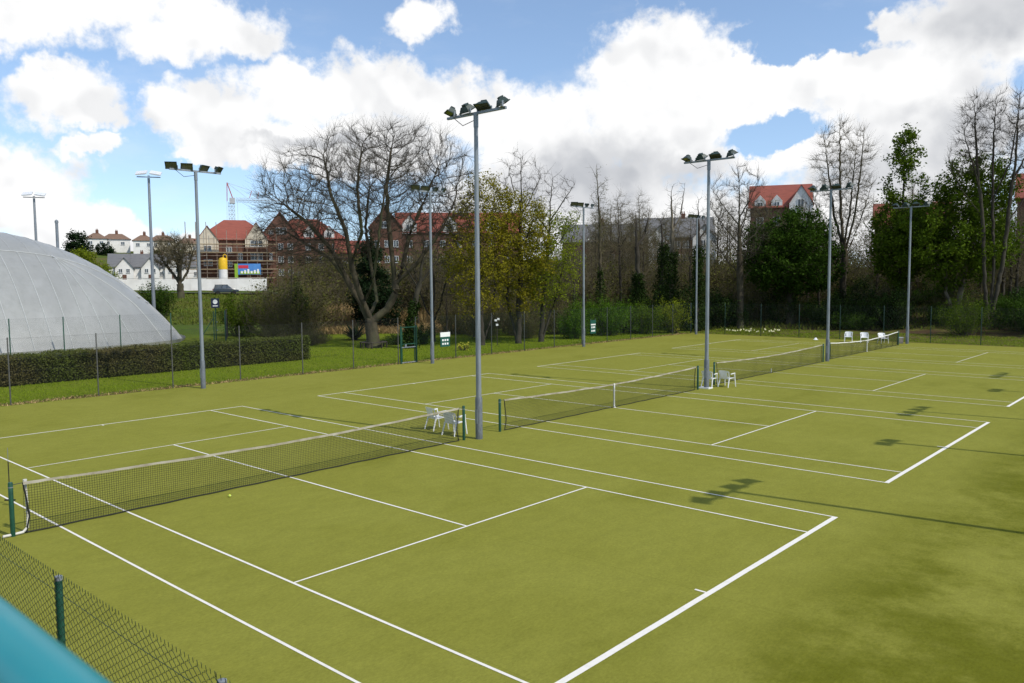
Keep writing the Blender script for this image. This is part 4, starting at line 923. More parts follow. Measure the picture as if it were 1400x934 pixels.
tree('conifer', 'dark shaggy evergreen behind the great bare tree', (-45.5, 38.8), [[(0,0,0),(0,0,5),(0,0,9.4)]]+[[(0,0,1+k*.6),(math.cos(k*2.4)*(2.6-k*.15),math.sin(k*2.4)*(2.6-k*.15),.8+k*.6)] for k in range(14)], [E3(.2,0,3.2,2.6,2.4,2.4), E3(0,0,6.4,1.6,1.6,2.8)], 420, 54, .22, bark='bark_dark', leaf='leaf_ever', nleaf=13000, lsize=.26, kill=.55, infl=2, twigs=2, tlen=.6, up=0)

# the wood: a few bare trees grown once and repeated
def bg_tree(sd, h, w, leaf=None, nleaf=0):
    rr = random.Random(sd)
    return tree('wood_tree', 'slender bare brown tree in the wood behind the courts', (0, 0), slim(h, rr.uniform(-.6, .6), 8, w, rr, z0=.25),
                [E3(0,0,h*.64,w,w,h*.30), E3(0,0,h*.88,w*.6,w*.6,h*.16)], 420, sd, .15, rt=.012, bark='bark_dark', twig='twig_brown', kill=.55, infl=2.4, up=.2, twigs=5, tlen=1.2, tr=.010, tsegs=3, group='bare trees of the wood', leaf=leaf, nleaf=nleaf, lsize=.12)
TPL = [bg_tree(61, 12.5, 2.2), bg_tree(62, 14.5, 2.0), bg_tree(63, 10.0, 2.6), bg_tree(64, 13.0, 2.4, 'leaf_brown', 1500)]
rr = random.Random(77)
# (degrees to the right of the courts' diagonal, metres away)
SPOTS = []
for k in range(62):
    a = rr.uniform(3.5, 33.5); SPOTS.append((a, rr.uniform(88, 124)))
for k in range(30): SPOTS.append((-9.5+14.5*(k+rr.random())/30, rr.uniform(84, 112)))
for a, dd in ((-5.6, 77), (-4.6, 73), (-3.6, 78), (-2.7, 72), (-1.6, 76), (-.6, 79), (-6.6, 84), (-3.1, 83), (3.2, 75), (4.4, 79), (-16.4, 104), (-15.2, 98), (-14.1, 106), (-13.2, 100), (-12.1, 96), (-11, 104), (-10, 99)): SPOTS.append((a, dd))
used = set()
for k, (a, dd) in enumerate(SPOTS):
    an = YAW+R(a); x, y = CAM.x+math.sin(an)*dd, CAM.y+math.cos(an)*dd
    q_ = rr.randrange(4); s = rr.uniform(.72, 1.12)*(.82 if a < 6 else 1)
    if a < 4.5: s *= .78
    o = TPL[q_] if q_ not in used else dup(TPL[q_]); used.add(q_)
    o.location = (x, y, G(x, y)-.2); o.rotation_euler = (0, 0, rr.uniform(0, 6.28)); o.scale = (s*1.05, s*1.05, s)

# ---------------------------------------------------------------- shrubs
def shrub(name, label, seed, h, w, leaf, nleaf, lsize, stems=26, twig='twig', cone=0., twn=0, cat='shrub', group=None, loc=(0, 0), rz=0., fill=.5, sink=.1, droop=0., sr=.014):
    rg = np.random.default_rng(seed); x, y = loc
    t = thing(name, label, cat, (x, y, G(x, y)-sink), rz, group)
    a = rg.random(stems)*6.283; rad = w*np.sqrt(rg.random(stems))*.9; top = h*(.55+.5*rg.random(stems))*np.sqrt(np.maximum(.1, 1-(rad/w)**2*.8))
    if cone: top = h*(1-rad/w*cone)*(.8+.25*rg.random(stems))
    b0 = np.stack([np.cos(a)*rad*.25, np.sin(a)*rad*.25, np.zeros(stems)], 1); b1 = np.stack([np.cos(a)*rad*.7, np.sin(a)*rad*.7, top*.55], 1); b2 = np.stack([np.cos(a)*rad, np.sin(a)*rad, top], 1)
    b1 += rg.normal(size=b1.shape)*.12*w; r = np.full(stems, sr)
    parts = [tubes(b0, b1, r*1.6, r, 4), tubes(b1, b2, r, r*.4, 4)]
    # side twigs
    nt = stems*(6+twn); i = rg.integers(0, stems, nt); u = rg.random((nt, 1)); s0 = np.where(u < .4, b0[i]+(b1[i]-b0[i])*(.3+u/.4*.7), b1[i]+(b2[i]-b1[i])*((u-.4)/.6))
    dv = norm(rg.normal(size=(nt, 3))+np.array([0, 0, .5])+norm(b2[i]-b0[i])*.6); s1 = s0+dv*(h*.10+.25*w*rg.random((nt, 1))*.5+.12)
    r2 = np.full(nt, sr*.45); parts.append(tubes(s0, s1, r2, r2*.4, 3))
    n3 = nt*(2 if twn else 1); i3 = rg.integers(0, nt, n3); c0 = s0[i3]+(s1[i3]-s0[i3])*rg.random((n3, 1)); c1 = c0+norm(rg.normal(size=(n3, 3))+np.array([0, 0, .3]))*(.15+.3*rg.random((n3, 1)))*max(.5, w*.35)
    r3 = np.full(n3, sr*.3); parts.append(tubes(c0, c1, r3, r3*.5, 3))
    V, F = join(*parts); np_obj('stems', V, F, M[twig], t)
    if nleaf:
        pool = np.concatenate([s1, c1, (s0+s1)/2, (c0+c1)/2]); c_ = pool[rg.integers(0, len(pool), nleaf)]+rg.normal(size=(nleaf, 3))*np.array([w, w, h])*.06
        c_[:, 2] = np.abs(c_[:, 2])+.02; V, F = leaf_mesh(c_, lsize, rg, .5, .5, droop); tag(np_obj('foliage', V, F, M[leaf], t), kind='stuff')
    return t
shrub('feathery_shrub', 'bright green feathery cone shaped shrub behind the fence', 101, 4.0, 1.7, 'leaf_bright', 9000, .12, 40, cone=.75, loc=(-24.2, 43.9), droop=.4)
shrub('broad_shrub', 'broad bright green shrub beside the plain green scoreboard', 102, 3.7, 2.9, 'leaf_bright', 12000, .12, 50, loc=(-24.3, 48.6), droop=.3)
shrub('broad_shrub', 'lower mid green shrub between the broad shrub and the fence corner', 103, 3.0, 2.3, 'leaf_mid', 9000, .12, 44, loc=(-22.9, 52.2), droop=.3)
shrub('willowy_shrub', 'pale green willowy shrub filling the fence corner', 104, 3.6, 1.9, 'leaf_fresh', 5500, .13, 46, loc=(-21.4, 55.0), droop=.2)
shrub('spreading_shrub', 'rounded grey green shrub on the grass under the broad green tree', 105, 3.3, 2.5, 'leaf_mid', 8000, .12, 50, loc=(1.6, 63.2), droop=.2)
shrub('dark_shrub', 'dark green bush behind the blue sign post', 107, 3.6, 2.2, 'leaf_mid', 9000, .16, 40, loc=(-49.6, 26.8))
shrub('dark_shrub', 'dark bush against the far side of the dome', 108, 4.2, 2.2, 'leaf_dark', 7000, .2, 40, loc=(-74, 30.5))
shrub('ivy_shrub', 'ivy covered stump in the brown thicket behind the hedge', 109, 5.2, 1.2, 'leaf_ivy', 7000, .15, 30, loc=(-43.6, 29.2))
shrub('yellow_shrub', 'small yellow leaved plant at the foot of the fence', 110, .5, .55, 'leaf_yellow', 260, .13, 14, loc=(-23.5, 29.6), sink=.03)
shrub('yellow_shrub', 'small yellow flowering plant in the fence corner', 111, .5, .35, 'leaf_yellow', 120, .10, 12, loc=(-20.6, 54.5), sink=.03)
# sword leaved flax plant
rg = np.random.default_rng(5); n = 150; a = rg.random(n)*6.283; up_ = .35+.75*rg.random(n); Ls = 1.5+.9*rg.random(n)
V = []; F = []
for k in range(n):
    d0 = np.array([math.cos(a[k]), math.sin(a[k]), 0]); s_ = np.array([-d0[1], d0[0], 0]); rows = []
    for j in range(5):
        tt = j/4; h_ = Ls[k]*(tt*math.sin(up_[k])-.35*tt*tt*math.cos(up_[k])); o_ = Ls[k]*tt*math.cos(up_[k])
        c_ = d0*(.12+o_)+np.array([0, 0, max(.02, h_+.05)]); w_ = .05*(1-tt**2)+.004; rows += [c_-s_*w_, c_+s_*w_]
    b = len(V); V += rows; F += [(b+2*j, b+2*j+1, b+2*j+3, b+2*j+2) for j in range(4)]
t = thing('flax_plant', 'large sword leaved green plant between the great bare tree and the hedge', 'plant', (-38.6, 31.4, G(-38.6, 31.4)))
np_obj('leaves', np.array(V), np.array(F), M['leaf_ever'], t)['kind'] = 'stuff'
MB().lathe([(.3, -.05), (.25, .15), (.1, .3)], 10).build('crown_base', M['core'], t)
# brown twiggy thickets, grown twice and repeated
BR = [shrub('bramble_thicket', 'bare brown thicket among the trees behind the fence', 121, 3.4, 2.4, 'leaf_brown', 4200, .11, 70, 'twig_brown', twn=8, group='brown thickets', cat='shrub'),
      shrub('bramble_thicket', 'bare brown thicket among the trees behind the fence', 122, 2.6, 2.6, 'leaf_brown', 3000, .11, 70, 'twig_brown', twn=8, group='brown thickets', cat='shrub')]
DK = [shrub('undergrowth_bush', 'dark leafy bush in the undergrowth of the wood', 123, 2.8, 2.2, 'leaf_ivy', 6000, .17, 34, group='dark bushes of the wood'),
      shrub('undergrowth_bush', 'dark leafy bush in the undergrowth of the wood', 124, 2.2, 2.4, 'leaf_dark', 6000, .16, 34, group='dark bushes of the wood')]
first = {}
def put(tpls, k, x, y, s):
    b = tpls[k % 2]; o = b if id(b) not in first else dup(b); first[id(b)] = 1
    o.location = (x, y, G(x, y)-.12); o.rotation_euler = (0, 0, rr.uniform(0, 6.28)); o.scale = (s, s, s*rr.uniform(.85, 1.15))
def polar(a, dd):
    an = YAW+R(a); return CAM.x+math.sin(an)*dd, CAM.y+math.cos(an)*dd
for k in range(36): put(BR, k, *polar(rr.uniform(-2, 33), rr.uniform(84, 108)), rr.uniform(.9, 1.5))
for k in range(9): put(BR, k, *polar(-13.9+4.0*(k+rr.random())/9, rr.uniform(96, 108)), rr.uniform(2.0, 2.7))
for k in range(6): put(BR, k, *polar(-6.2+3.6*(k+rr.random())/6, rr.uniform(86, 96)), rr.uniform(2.6, 3.1))
for k in range(22): put(BR, k, *polar(-5.5+11*(k+rr.random())/22, rr.uniform(86, 104)), rr.uniform(1.8, 2.7))
for k in range(46): put(BR, k, *polar(-6+39.5*(k+rr.random())/46, rr.uniform(96, 122)), rr.uniform(1.6, 2.5))
for k, (x, y, s) in enumerate([(-44.0, 28.0, 1.7), (-46.5, 31.0, 2.0), (-49, 33.6, 1.9), (-42.5, 27.4, 1.2), (-39.0, 24.2, .6), (-37.0, 23.4, .5), (-36.5, 25.6, .5), (-37.8, 27.2, .55), (-62, 52, 1.9), (-58, 57, 1.8), (-52, 58, 1.6), (-34, 41.5, 1.1), (-31, 44, 1.3), (-33, 47, 1.4), (-29, 47.5, 1.2), (-37, 42, 1.3), (-27.8, 41.5, .8), (-30, 38.4, .8)]): put(BR, k, x, y, s)
for k in range(30): put(DK, k, *polar(rr.uniform(8, 33), rr.uniform(82, 100)), rr.uniform(.8, 1.35))
for k, (x, y, s) in enumerate([(-26, 53, 1.0), (-23.2, 60.5, 1.3), (-20, 62, 1.1), (-28, 56, 1.2), (-10.5, 66, 1.1), (-8.0, 64.5, .9), (-5, 66, 1.1), (-12, 68, 1.2), (-7.5, 67.5, 1.2), (5, 66.5, 1.2), (8, 65.5, 1.2), (-29, 52, 1.2), (-30, 31.4, .55), (-31.5, 30.2, .5)]): put(DK, k, x, y, s)

# clipped hedge: leafy shell over a dark core
hd = thing('clipped_hedge', 'long clipped hedge behind the grey wire fence', 'hedge', (-27.4, 3.5, 0))
rg = np.random.default_rng(9); n = 52000; y0, y1, wd, hh = -13.5, 15.3, .75, 1.42
MB().box(-wd+.12, wd-.12, y0+.2, y1-.3, 0, hh-.14).build('branches', M['core'], hd)
yy = y0+(y1-y0)*rg.random(n); face = rg.random(n); hz = hh*(1-.0*yy)+.04*np.sin(yy*1.7)+.03*np.sin(yy*4.3)
xx = np.where(face < .55, wd+.05*np.sin(yy*2.3), np.where(face < .90, -wd+2*wd*rg.random(n), -wd)); zz = np.where((face >= .55) & (face < .90), hz, .05+(hz-.05)*rg.random(n))
c_ = np.stack([xx, yy, zz], 1)+rg.normal(size=(n, 3))*.05
ne_ = 2500; ce = np.stack([-wd+2*wd*rg.random(ne_), y1+.06*rg.normal(size=ne_)-.1, .05+hh*.97*rg.random(ne_)], 1); c_ = np.concatenate([c_, ce])
V, F = leaf_mesh(c_, .095, rg, .6, .3); tag(np_obj('foliage', V, F, M['leaf_hedge'], hd), kind='stuff')

# reeds, grass, daffodils
def blades(name, label, cat, C_, hts, wid, mat, lean, rg):
    n = len(C_); a = rg.random(n)*6.283; s_ = np.stack([np.cos(a), np.sin(a), np.zeros(n)], 1)*np.asarray(wid).reshape(-1, 1); top = C_+np.stack([rg.normal(size=n)*lean*hts, rg.normal(size=n)*lean*hts, hts], 1); mid = C_*.45+top*.55+np.array([0, 0, .06])*hts[:, None]
    V = np.stack([C_-s_, C_+s_, mid+s_*.7, mid-s_*.7, top], 1).reshape(-1, 3); b = np.arange(n)[:, None]*5
    F = np.concatenate([b+np.array([[0, 1, 2]]), b+np.array([[0, 2, 3]]), b+np.array([[3, 2, 4]])])
    return tag(np_obj(name, V, F, mat), label, cat, kind='stuff')
rg = np.random.default_rng(13)
def area(n, fn):
    q_ = fn(rg.random(n), rg.random(n)); return np.stack([q_[0], q_[1], gz(q_[0], q_[1])-.04], 1)
def band(a0, a1, d0, d1):
    def f_(u, v):
        an = YAW+np.radians(a0+(a1-a0)*u); dd = d0+(d1-d0)*v; return CAM.x+np.sin(an)*dd, CAM.y+np.cos(an)*dd
    return f_
n = 16000; blades('reeds', 'bank of dry tan reeds beyond the great bare tree', 'reeds', area(n, band(-14.5, -1.5, 84, 98)), 1.3+1.2*rg.random(n), .02+.02*rg.random(n), M['reed'], .10, rg)
n = 9000; blades('grass', 'low flattened dry reeds at the foot of the reed bank', 'reeds', area(n, band(-15, -2.5, 78, 85)), .35+.5*rg.random(n), .025+.02*rg.random(n), M['reed'], .6, rg)
n = 60000; blades('grass', 'mown green grass strip between fence and hedge', 'grass', area(n, lambda u, v: (-20.0-16*u**1.3, -10+66*v)), .05+.06*rg.random(n), .012+.01*rg.random(n), M['grass'], .4, rg)
n = 22000; blades('grass', 'shaded grass strip behind the back fence', 'grass', area(n, lambda u, v: (-20+40*u, 55.9+7*v)), .05+.08*rg.random(n), .014+.012*rg.random(n), M['grass'], .4, rg)
n = 30000; blades('grass', 'rough tussocky grass on the bank below the building site', 'grass', area(n, band(-31, -8, 92, 150)), .12+.30*rg.random(n), .04+.04*rg.random(n), M['grass_rough'], .5, rg)
n = 14000; blades('grass', 'rough grass on the bank behind the back fence', 'grass', area(n, band(6, 33, 80, 112)), .15+.35*rg.random(n), .03+.04*rg.random(n), M['grass_rough'], .5, rg)
n = 5000; blades('dead_grass', 'withered grass and litter along the fence foot', 'grass', area(n, lambda u, v: (-19.6-.8*u, -9+64*v)), .03+.09*rg.random(n), .015+.02*rg.random(n), M['reed'], .9, rg)
for k in range(34):
    x, y = -17.0+4.6*rr.random(), 56.6+2.6*rr.random()
    if k == 0:
        df = thing('daffodil', 'pale daffodil in the clump beside the far corner mast', 'flower', (x, y, G(x, y)-.02), 0, 'daffodils by the corner mast')
        st = MB(); st.tube([(0, 0, 0), (.02, 0, .36)], .008, 4)
        for j in range(5): st.bar((0, 0, 0), (.12*math.cos(j*1.3), .12*math.sin(j*1.3), .32), .025, .006)
        st.build('stalk', M['grass'], df)
        fl = MB(); fl.lathe([(.03, 0), (.045, .05)], 8, (0, 0, .0))
        for j in range(6): fl.add([(0, 0, 0), (.06*math.cos(j*1.047-.35), .06*math.sin(j*1.047-.35), .01), (.11*math.cos(j*1.047), .11*math.sin(j*1.047), 0), (.06*math.cos(j*1.047+.35), .06*math.sin(j*1.047+.35), .01)], [(0, 1, 2, 3)])
        f_ = fl.build('bloom', M['flower'], df); f_.location = (.02, 0, .37); f_.rotation_euler = (R(70), 0, R(35))
    else: dup(df, None, (x, y, G(x, y)-.02), rr.uniform(-.6, .6), rr.uniform(.7, 1.0))

# ---------------------------------------------------------------- buildings (local x along the front, front faces local -y)
def add_window(t, x, z, w, h, y=0., mull=1, n='window'):
    f = MB(); b = .065; w *= .92; h *= .92
    f.box(x-w/2, x+w/2, y-.05, y+.03, z, z+b); f.box(x-w/2, x+w/2, y-.05, y+.03, z+h-b, z+h)
    f.box(x-w/2, x-w/2+b, y-.05, y+.03, z+b, z+h-b); f.box(x+w/2-b, x+w/2, y-.05, y+.03, z+b, z+h-b)
    for k in range(mull): xx = x-w/2+w*(k+1)/(mull+1); f.box(xx-.04, xx+.04, y-.045, y+.03, z+b, z+h-b)
    o = f.build(n, M['frame_white'], t)
    MB().box(x-w/2+b, x+w/2-b, y-.015, y+.02, z+b, z+h-b).build('pane', M['pane'], o)
    MB().box(x-w/2-.06, x+w/2+.06, y-.12, y-.051, z-.08, z).build('sill', M['concrete'], o)
def gable_roof(t, x0, x1, y0, y1, z, rise, mat, over=.35, axis='x', name='roof'):
    b = MB(); th = .16; ym, xm = (y0+y1)/2, (x0+x1)/2
    if axis == 'x':
        for ya, s in ((y0-over, 1), (y1+over, -1)):
            za = z-over*rise/((y1-y0)/2)
            b.add([(x0-over, ya, za), (x1+over, ya, za), (x1+over, ym, z+rise), (x0-over, ym, z+rise), (x0-over, ya, za+th), (x1+over, ya, za+th), (x1+over, ym, z+rise+th), (x0-over, ym, z+rise+th)], [(3,2,1,0),(4,5,6,7),(0,1,5,4),(1,2,6,5),(2,3,7,6),(3,0,4,7)])
    else:
        for xa in (x0-over, x1+over):
            za = z-over*rise/((x1-x0)/2)
            b.add([(xa, y0-over, za), (xa, y1+over, za), (xm, y1+over, z+rise), (xm, y0-over, z+rise), (xa, y0-over, za+th), (xa, y1+over, za+th), (xm, y1+over, z+rise+th), (xm, y0-over, z+rise+th)], [(3,2,1,0),(4,5,6,7),(0,1,5,4),(1,2,6,5),(2,3,7,6),(3,0,4,7)])
    return b.build(name, mat, t)
def hip_roof(t, x0, x1, y0, y1, z, rise, mat, over=.4, hip=None):
    hip = hip if hip is not None else (y1-y0)/2; ym = (y0+y1)/2
    v = [(x0-over, y0-over, z-.1), (x1+over, y0-over, z-.1), (x1+over, y1+over, z-.1), (x0-over, y1+over, z-.1), (x0+hip, ym, z+rise), (x1-hip, ym, z+rise)]
    return MB().add(v, [(0,1,5,4),(1,2,5),(2,3,4,5),(3,0,4),(3,2,1,0)]).build('roof', mat, t)
def gable_wall(t, x0, x1, y0, y1, z0, z1, rise, mat, name='gable_wall'):
    return MB().prism([(x0, z0), (x1, z0), (x1, z1), ((x0+x1)/2, z1+rise), (x0, z1)], y0, y1).build(name, mat, t)
def chimney(roof, x, y, z, h, mat, w=.7):
    o = MB().box(x-w/2, x+w/2, y-.35, y+.35, z, z+h).build('chimney', mat, roof)
    for k in (-.18, .18): MB().lathe([(.11, z+h), (.09, z+h+.4)], 8, (x+k, y, 0)).build('chimney_pot', M['brick'], roof)

# A: block under construction behind scaffolding
zA = 4.0
t = thing('brick_block', 'unfinished brick block with red hipped roof and two cream gables behind scaffolding', 'building', (-137.0, 76.1, zA), R(60.6))
MB().box(-7.6, 7.8, 0, 11, 0, 9.8).build('wall', M['brick_dark'], t)
rf = hip_roof(t, -7.6, 7.8, 0, 11, 9.8, 4.4, M['roof_red'])
gable_wall(t, 2.0, 6.5, -.5, 3, 0, 9.9, 3.4, M['render_cream']); MB().box(1.97, 6.53, -.53, 2.5, 0, 8.3).build('brick_front', M['brick'], t); gable_roof(t, 2.0, 6.5, -.5, 5, 9.9, 3.4, M['roof_red'], .2, 'y')
gable_wall(t, -7.4, -3.2, -.4, 3, 0, 9.6, 2.9, M['render_cream']); MB().box(-7.43, -3.17, -.43, 2.5, 0, 7.2).build('brick_front', M['brick_dark'], t); gable_roof(t, -7.4, -3.2, -.4, 5, 9.6, 2.9, M['roof_red'], .2, 'y')
for x, z, w, h, y in [(4.2,8.4,2.6,1.3,-.52),(4.2,5.6,2.6,1.6,-.54),(4.2,2.6,2.2,1.6,-.54),(1.0,5.6,.9,1.5,0),(1.0,2.6,.9,1.5,0),(-5.3,7.4,1.6,1.2,-.42),(-1.2,7.0,1.2,1.4,0),(-5.3,4.4,1.8,1.4,-.44),(-1.2,4.2,1.2,1.4,0),(7.1,5.6,.7,1.5,0)]: add_window(t, x, z, w, h, y, 2 if w > 2 else 1)
sf = thing('scaffold', 'rusty tube scaffold with timber boards in front of the unfinished block', 'scaffold', (-137.0, 76.1, zA), R(60.6))
for x in np.arange(-9.4, 8.4, 1.95):
    for y in (-2.4, -1.1): MB().tube([(x, y, 0), (x, y, 11.6 if x > -3 else 13.2)], .05, 5).build('standard', M['steel_rust'], sf)
for z in (1.9, 3.7, 5.4, 7.1, 8.8):
    MB().box(-9.7, 8.3, -2.35, -1.15, z-.13, z-.07).build('boards', M['board_wood'], sf)
    for zz in (z, z+1.0): MB().tube([(-9.7, -2.5, zz), (8.3, -2.5, zz)], .05, 5).build('ledger', M['board_wood'] if zz == z else M['steel_rust'], sf)
# B: gabled brick block, roof falling to the right
t = thing('brick_block', 'red brick gabled block with long red roof behind the bare branches', 'building', (-136.2, 91.6, 4.0), R(56.5))
MB().box(-8.0, 9.6, 0, 12, 0, 10.6).build('wall', M['brick'], t); hip_roof(t, -8.0, 9.6, 0, 12, 10.6, 4.6, M['roof_red'])
gable_wall(t, -8.3, -.6, -1.2, 6, 0, 11.2, 4.9, M['brick']); gable_roof(t, -8.3, -.6, -1.2, 8, 11.2, 4.9, M['roof_red'], .3, 'y')
for x in (1.6, 6.0): gable_wall(t, x-1.1, x+1.1, -.1, 3, 10.4, 12.0, 1.3, M['render_white'], 'dormer'); gable_roof(t, x-1.1, x+1.1, -.1, 3, 12.0, 1.3, M['roof_red'], .15, 'y', 'dormer_roof'); add_window(t, x, 10.9, 1.2, 1.1, -.12)
for z in (2.4, 5.2, 8.0):
    for x in (-6.4, -4.4, -2.4): add_window(t, x, z, 1.2, 1.5, -1.22)
    for x in (1.4, 4.2, 7.2): add_window(t, x, z, 1.2, 1.5, -.02)
add_window(t, -4.2, 11.4, 2.4, 1.5, -1.22, 2); add_window(t, -6.4, 11.3, 1.0, 1.0, -1.22)
# C: brick block behind the great tree
t = thing('brick_block', 'brick block with bright red roofs seen through the crown of the great bare tree', 'building', (-107.5, 103.0, 3.6), R(48.3))
MB().box(-11.6, 19.5, 0, 11, 0, 11.6).build('wall', M['brick'], t); rf = gable_roof(t, -6.5, 19.5, 0, 11, 11.6, 4.2, M['roof_red'])
gable_wall(t, -11.9, -5.4, -.6, 8, 0, 12.6, 3.9, M['brick_dark']); gable_roof(t, -11.9, -5.4, -.6, 8, 12.6, 3.9, M['roof_red'], .3, 'y')
for x in (-3.8, 4.6, 13.6): gable_wall(t, x-1.5, x+1.5, -.3, 4, 11.2, 13.2, 1.7, M['render_white'], 'dormer'); gable_roof(t, x-1.5, x+1.5, -.3, 4, 13.2, 1.7, M['roof_red'], .15, 'y', 'dormer_roof'); add_window(t, x, 11.8, 1.4, 1.3, -.32)
for z in (2.2, 5.2, 8.4):
    for x in (-10.4, -8.4, -6.6): add_window(t, x, z, 1.1, 1.5, -.62)
    for x in np.arange(-3.8, 19, 3.4): add_window(t, x, z, 1.2, 1.5, -.02)
add_window(t, -8.7, 12.3, 1.9, 1.5, -.62, 2)
MB().box(-11, 10, -1.2, -.65, 0, 1.0).build('porch', M['render_white'], t)
# low link block
t = thing('brick_block', 'low brick link block with red roof between two taller blocks', 'building', (-124.5, 99.0, 3.9), R(53))
MB().box(-5.5, 5.5, 0, 8, 0, 7.4).build('wall', M['brick'], t); gable_roof(t, -5.5, 5.5, 0, 8, 7.4, 2.6, M['roof_red'])
for x in (-3.6, -.2, 3.4): add_window(t, x, 4.2, 1.2, 1.5, -.02); add_window(t, x, 1.2, 1.2, 1.5, -.02)
# white sheds behind the thicket
t = thing('white_shed', 'low white rendered shed behind the brown thicket', 'shed', (-118.5, 85.5, G(-118.5, 85.5)-.1), R(54))
MB().box(-5.5, 5.5, 0, 5, 0, 3.0).build('wall', M['render_white'], t); gable_roof(t, -5.5, 5.5, 0, 5, 3.0, 1.0, M['roof_grey'])
MB().box(-1, 1, -.06, -.01, 0, 2.2).build('door', M['concrete'], t); add_window(t, 3.2, 1.1, 1.4, 1.1, -.02)
# D: long slate roofed block in the middle distance
t = thing('slate_roofed_terrace', 'long terrace with grey slate roof and white gables behind the wood', 'building', (-58.5, 106.0, 4.2), R(33.2))
MB().box(-12.6, -.2, 0, 9, 0, 7.4).build('wall', M['brick_dark'], t); gable_roof(t, -12.6, -.2, 0, 9, 7.4, 3.0, M['roof_grey'])
MB().box(-.19, 12.8, -.4, 9, 0, 8.0).build('wall', M['brick'], t); rf = gable_roof(t, -.15, 12.8, -.4, 9, 8.0, 3.3, M['roof_grey'])
for x in (3.9, 11.2): gable_wall(t, x-1.9, x+1.9, -1.0, 3, 0, 7.6, 2.2, M['render_white']); gable_roof(t, x-1.9, x+1.9, -1.0, 4, 7.6, 2.2, M['roof_grey'], .25, 'y')
for z in (1.2, 4.0, 6.2):
    for x in (-11.2, -9.0, -6.4, -4.2, -1.6): add_window(t, x, z, 1.1, 1.3, -.02) if z < 6 else None
    for x in (3.3, 4.5, 11.0): add_window(t, x, z, .9, 1.2, -1.02)
    for x in (1.0, 6.8, 8.2): add_window(t, x, z-.2, 1.1, 1.3, -.42)
chimney(rf, -6, 4.5, 9.8, 1.6, M['brick_dark']); chimney(rf, 8, 4.3, 10.6, 1.5, M['brick_dark'])
# E, F: red roofs above the wood
t = thing('red_roofed_house', 'house with bright red roof and white gable above the dark round tree', 'building', (-34.2, 107.4, 4.6), R(23.5))
MB().box(-4.0, 4.6, 0, 8, 0, 11.3).build('wall', M['brick'], t); gable_roof(t, -4.0, 4.6, 0, 8, 11.3, 3.4, M['roof_red'])
gable_wall(t, 1.6, 4.9, -.6, 4, 0, 11.6, 2.6, M['render_white']); gable_roof(t, 1.6, 4.9, -.6, 5, 11.6, 2.6, M['roof_red'], .2, 'y')
for x in (-2.6, -.2): gable_wall(t, x-.8, x+.8, -.1, 2, 11.0, 12.1, .9, M['render_white'], 'dormer'); add_window(t, x, 11.1, .9, .9, -.12); add_window(t, x, 8.4, 1.1, 1.4, -.02); add_window(t, x, 5.4, 1.1, 1.4, -.02)
add_window(t, 3.2, 11.0, 1.0, 1.3, -.62); add_window(t, 3.2, 8.0, 1.0, 1.4, -.62)
t = thing('red_roofed_house', 'brick house with red roof behind the tallest bare tree', 'building', (-2.6, 117.6, 5.0), R(9))
MB().box(-2.2, 9, 0, 8, 0, 10.8).build('wall', M['brick'], t); gable_roof(t, -2.2, 9, 0, 8, 10.8, 3.4, M['roof_red'])
for x in (-.8, 2, 5): add_window(t, x, 8, 1.1, 1.4, -.02); add_window(t, x, 5, 1.1, 1.4, -.02)
t = thing('red_roofed_house', 'brick house with red roof hidden behind the narrow green spire tree', 'building', (-17.5, 115.5, 3.2), R(17))
MB().box(-5, 5, 0, 8, 0, 9.6).build('wall', M['brick'], t); gable_roof(t, -5, 5, 0, 8, 9.6, 3.2, M['roof_red'])
for x in (-3.4, 0, 3.4): add_window(t, x, 7, 1.1, 1.4, -.02); add_window(t, x, 4, 1.1, 1.4, -.02)
# white cottages with grey roofs
for k, (x, y, w, lab) in enumerate([(-181.0, 72.6, 8.0, 'white cottage with grey roof and red chimney nearest the dome'), (-178.7, 76.8, 7.6, 'white cottage with grey roof and sharp gable in the middle of its row'), (-176.0, 83.0, 9.6, 'white cottage with grey roof directly behind the short bare tree')]):
    t = thing('cottage', lab, 'house', (x, y, 5.0), R(64.5-k), 'white cottages behind the site wall')
    MB().box(-w/2, w/2, 0, 8, 0, 4.0).build('wall', M['render_white'], t); rf = gable_roof(t, -w/2, w/2, 0, 8, 4.0, 3.0, M['roof_grey'])
    gx_ = (-.6, .3, -1.2)[k]; gable_wall(t, gx_-2.0, gx_+2.0, -1.2, 4, 0, 3.6, 2.4, M['render_white']); gable_roof(t, gx_-2.0, gx_+2.0, -1.2, 4, 3.6, 2.4, M['roof_grey'], .3, 'y')
    add_window(t, gx_-.8, 2.4, .9, 1.1, -1.22); add_window(t, gx_+.8, 2.4, .9, 1.1, -1.22); add_window(t, w/2-1.0, 1.6, 1.0, 1.2, -.02)
    chimney(rf, w/2-.8, 4, 6.2, 1.5, M['brick']); MB().box(gx_-.45, gx_+.45, -1.26, -1.21, 0, 2.0).build('door', M['brick_dark'], t)
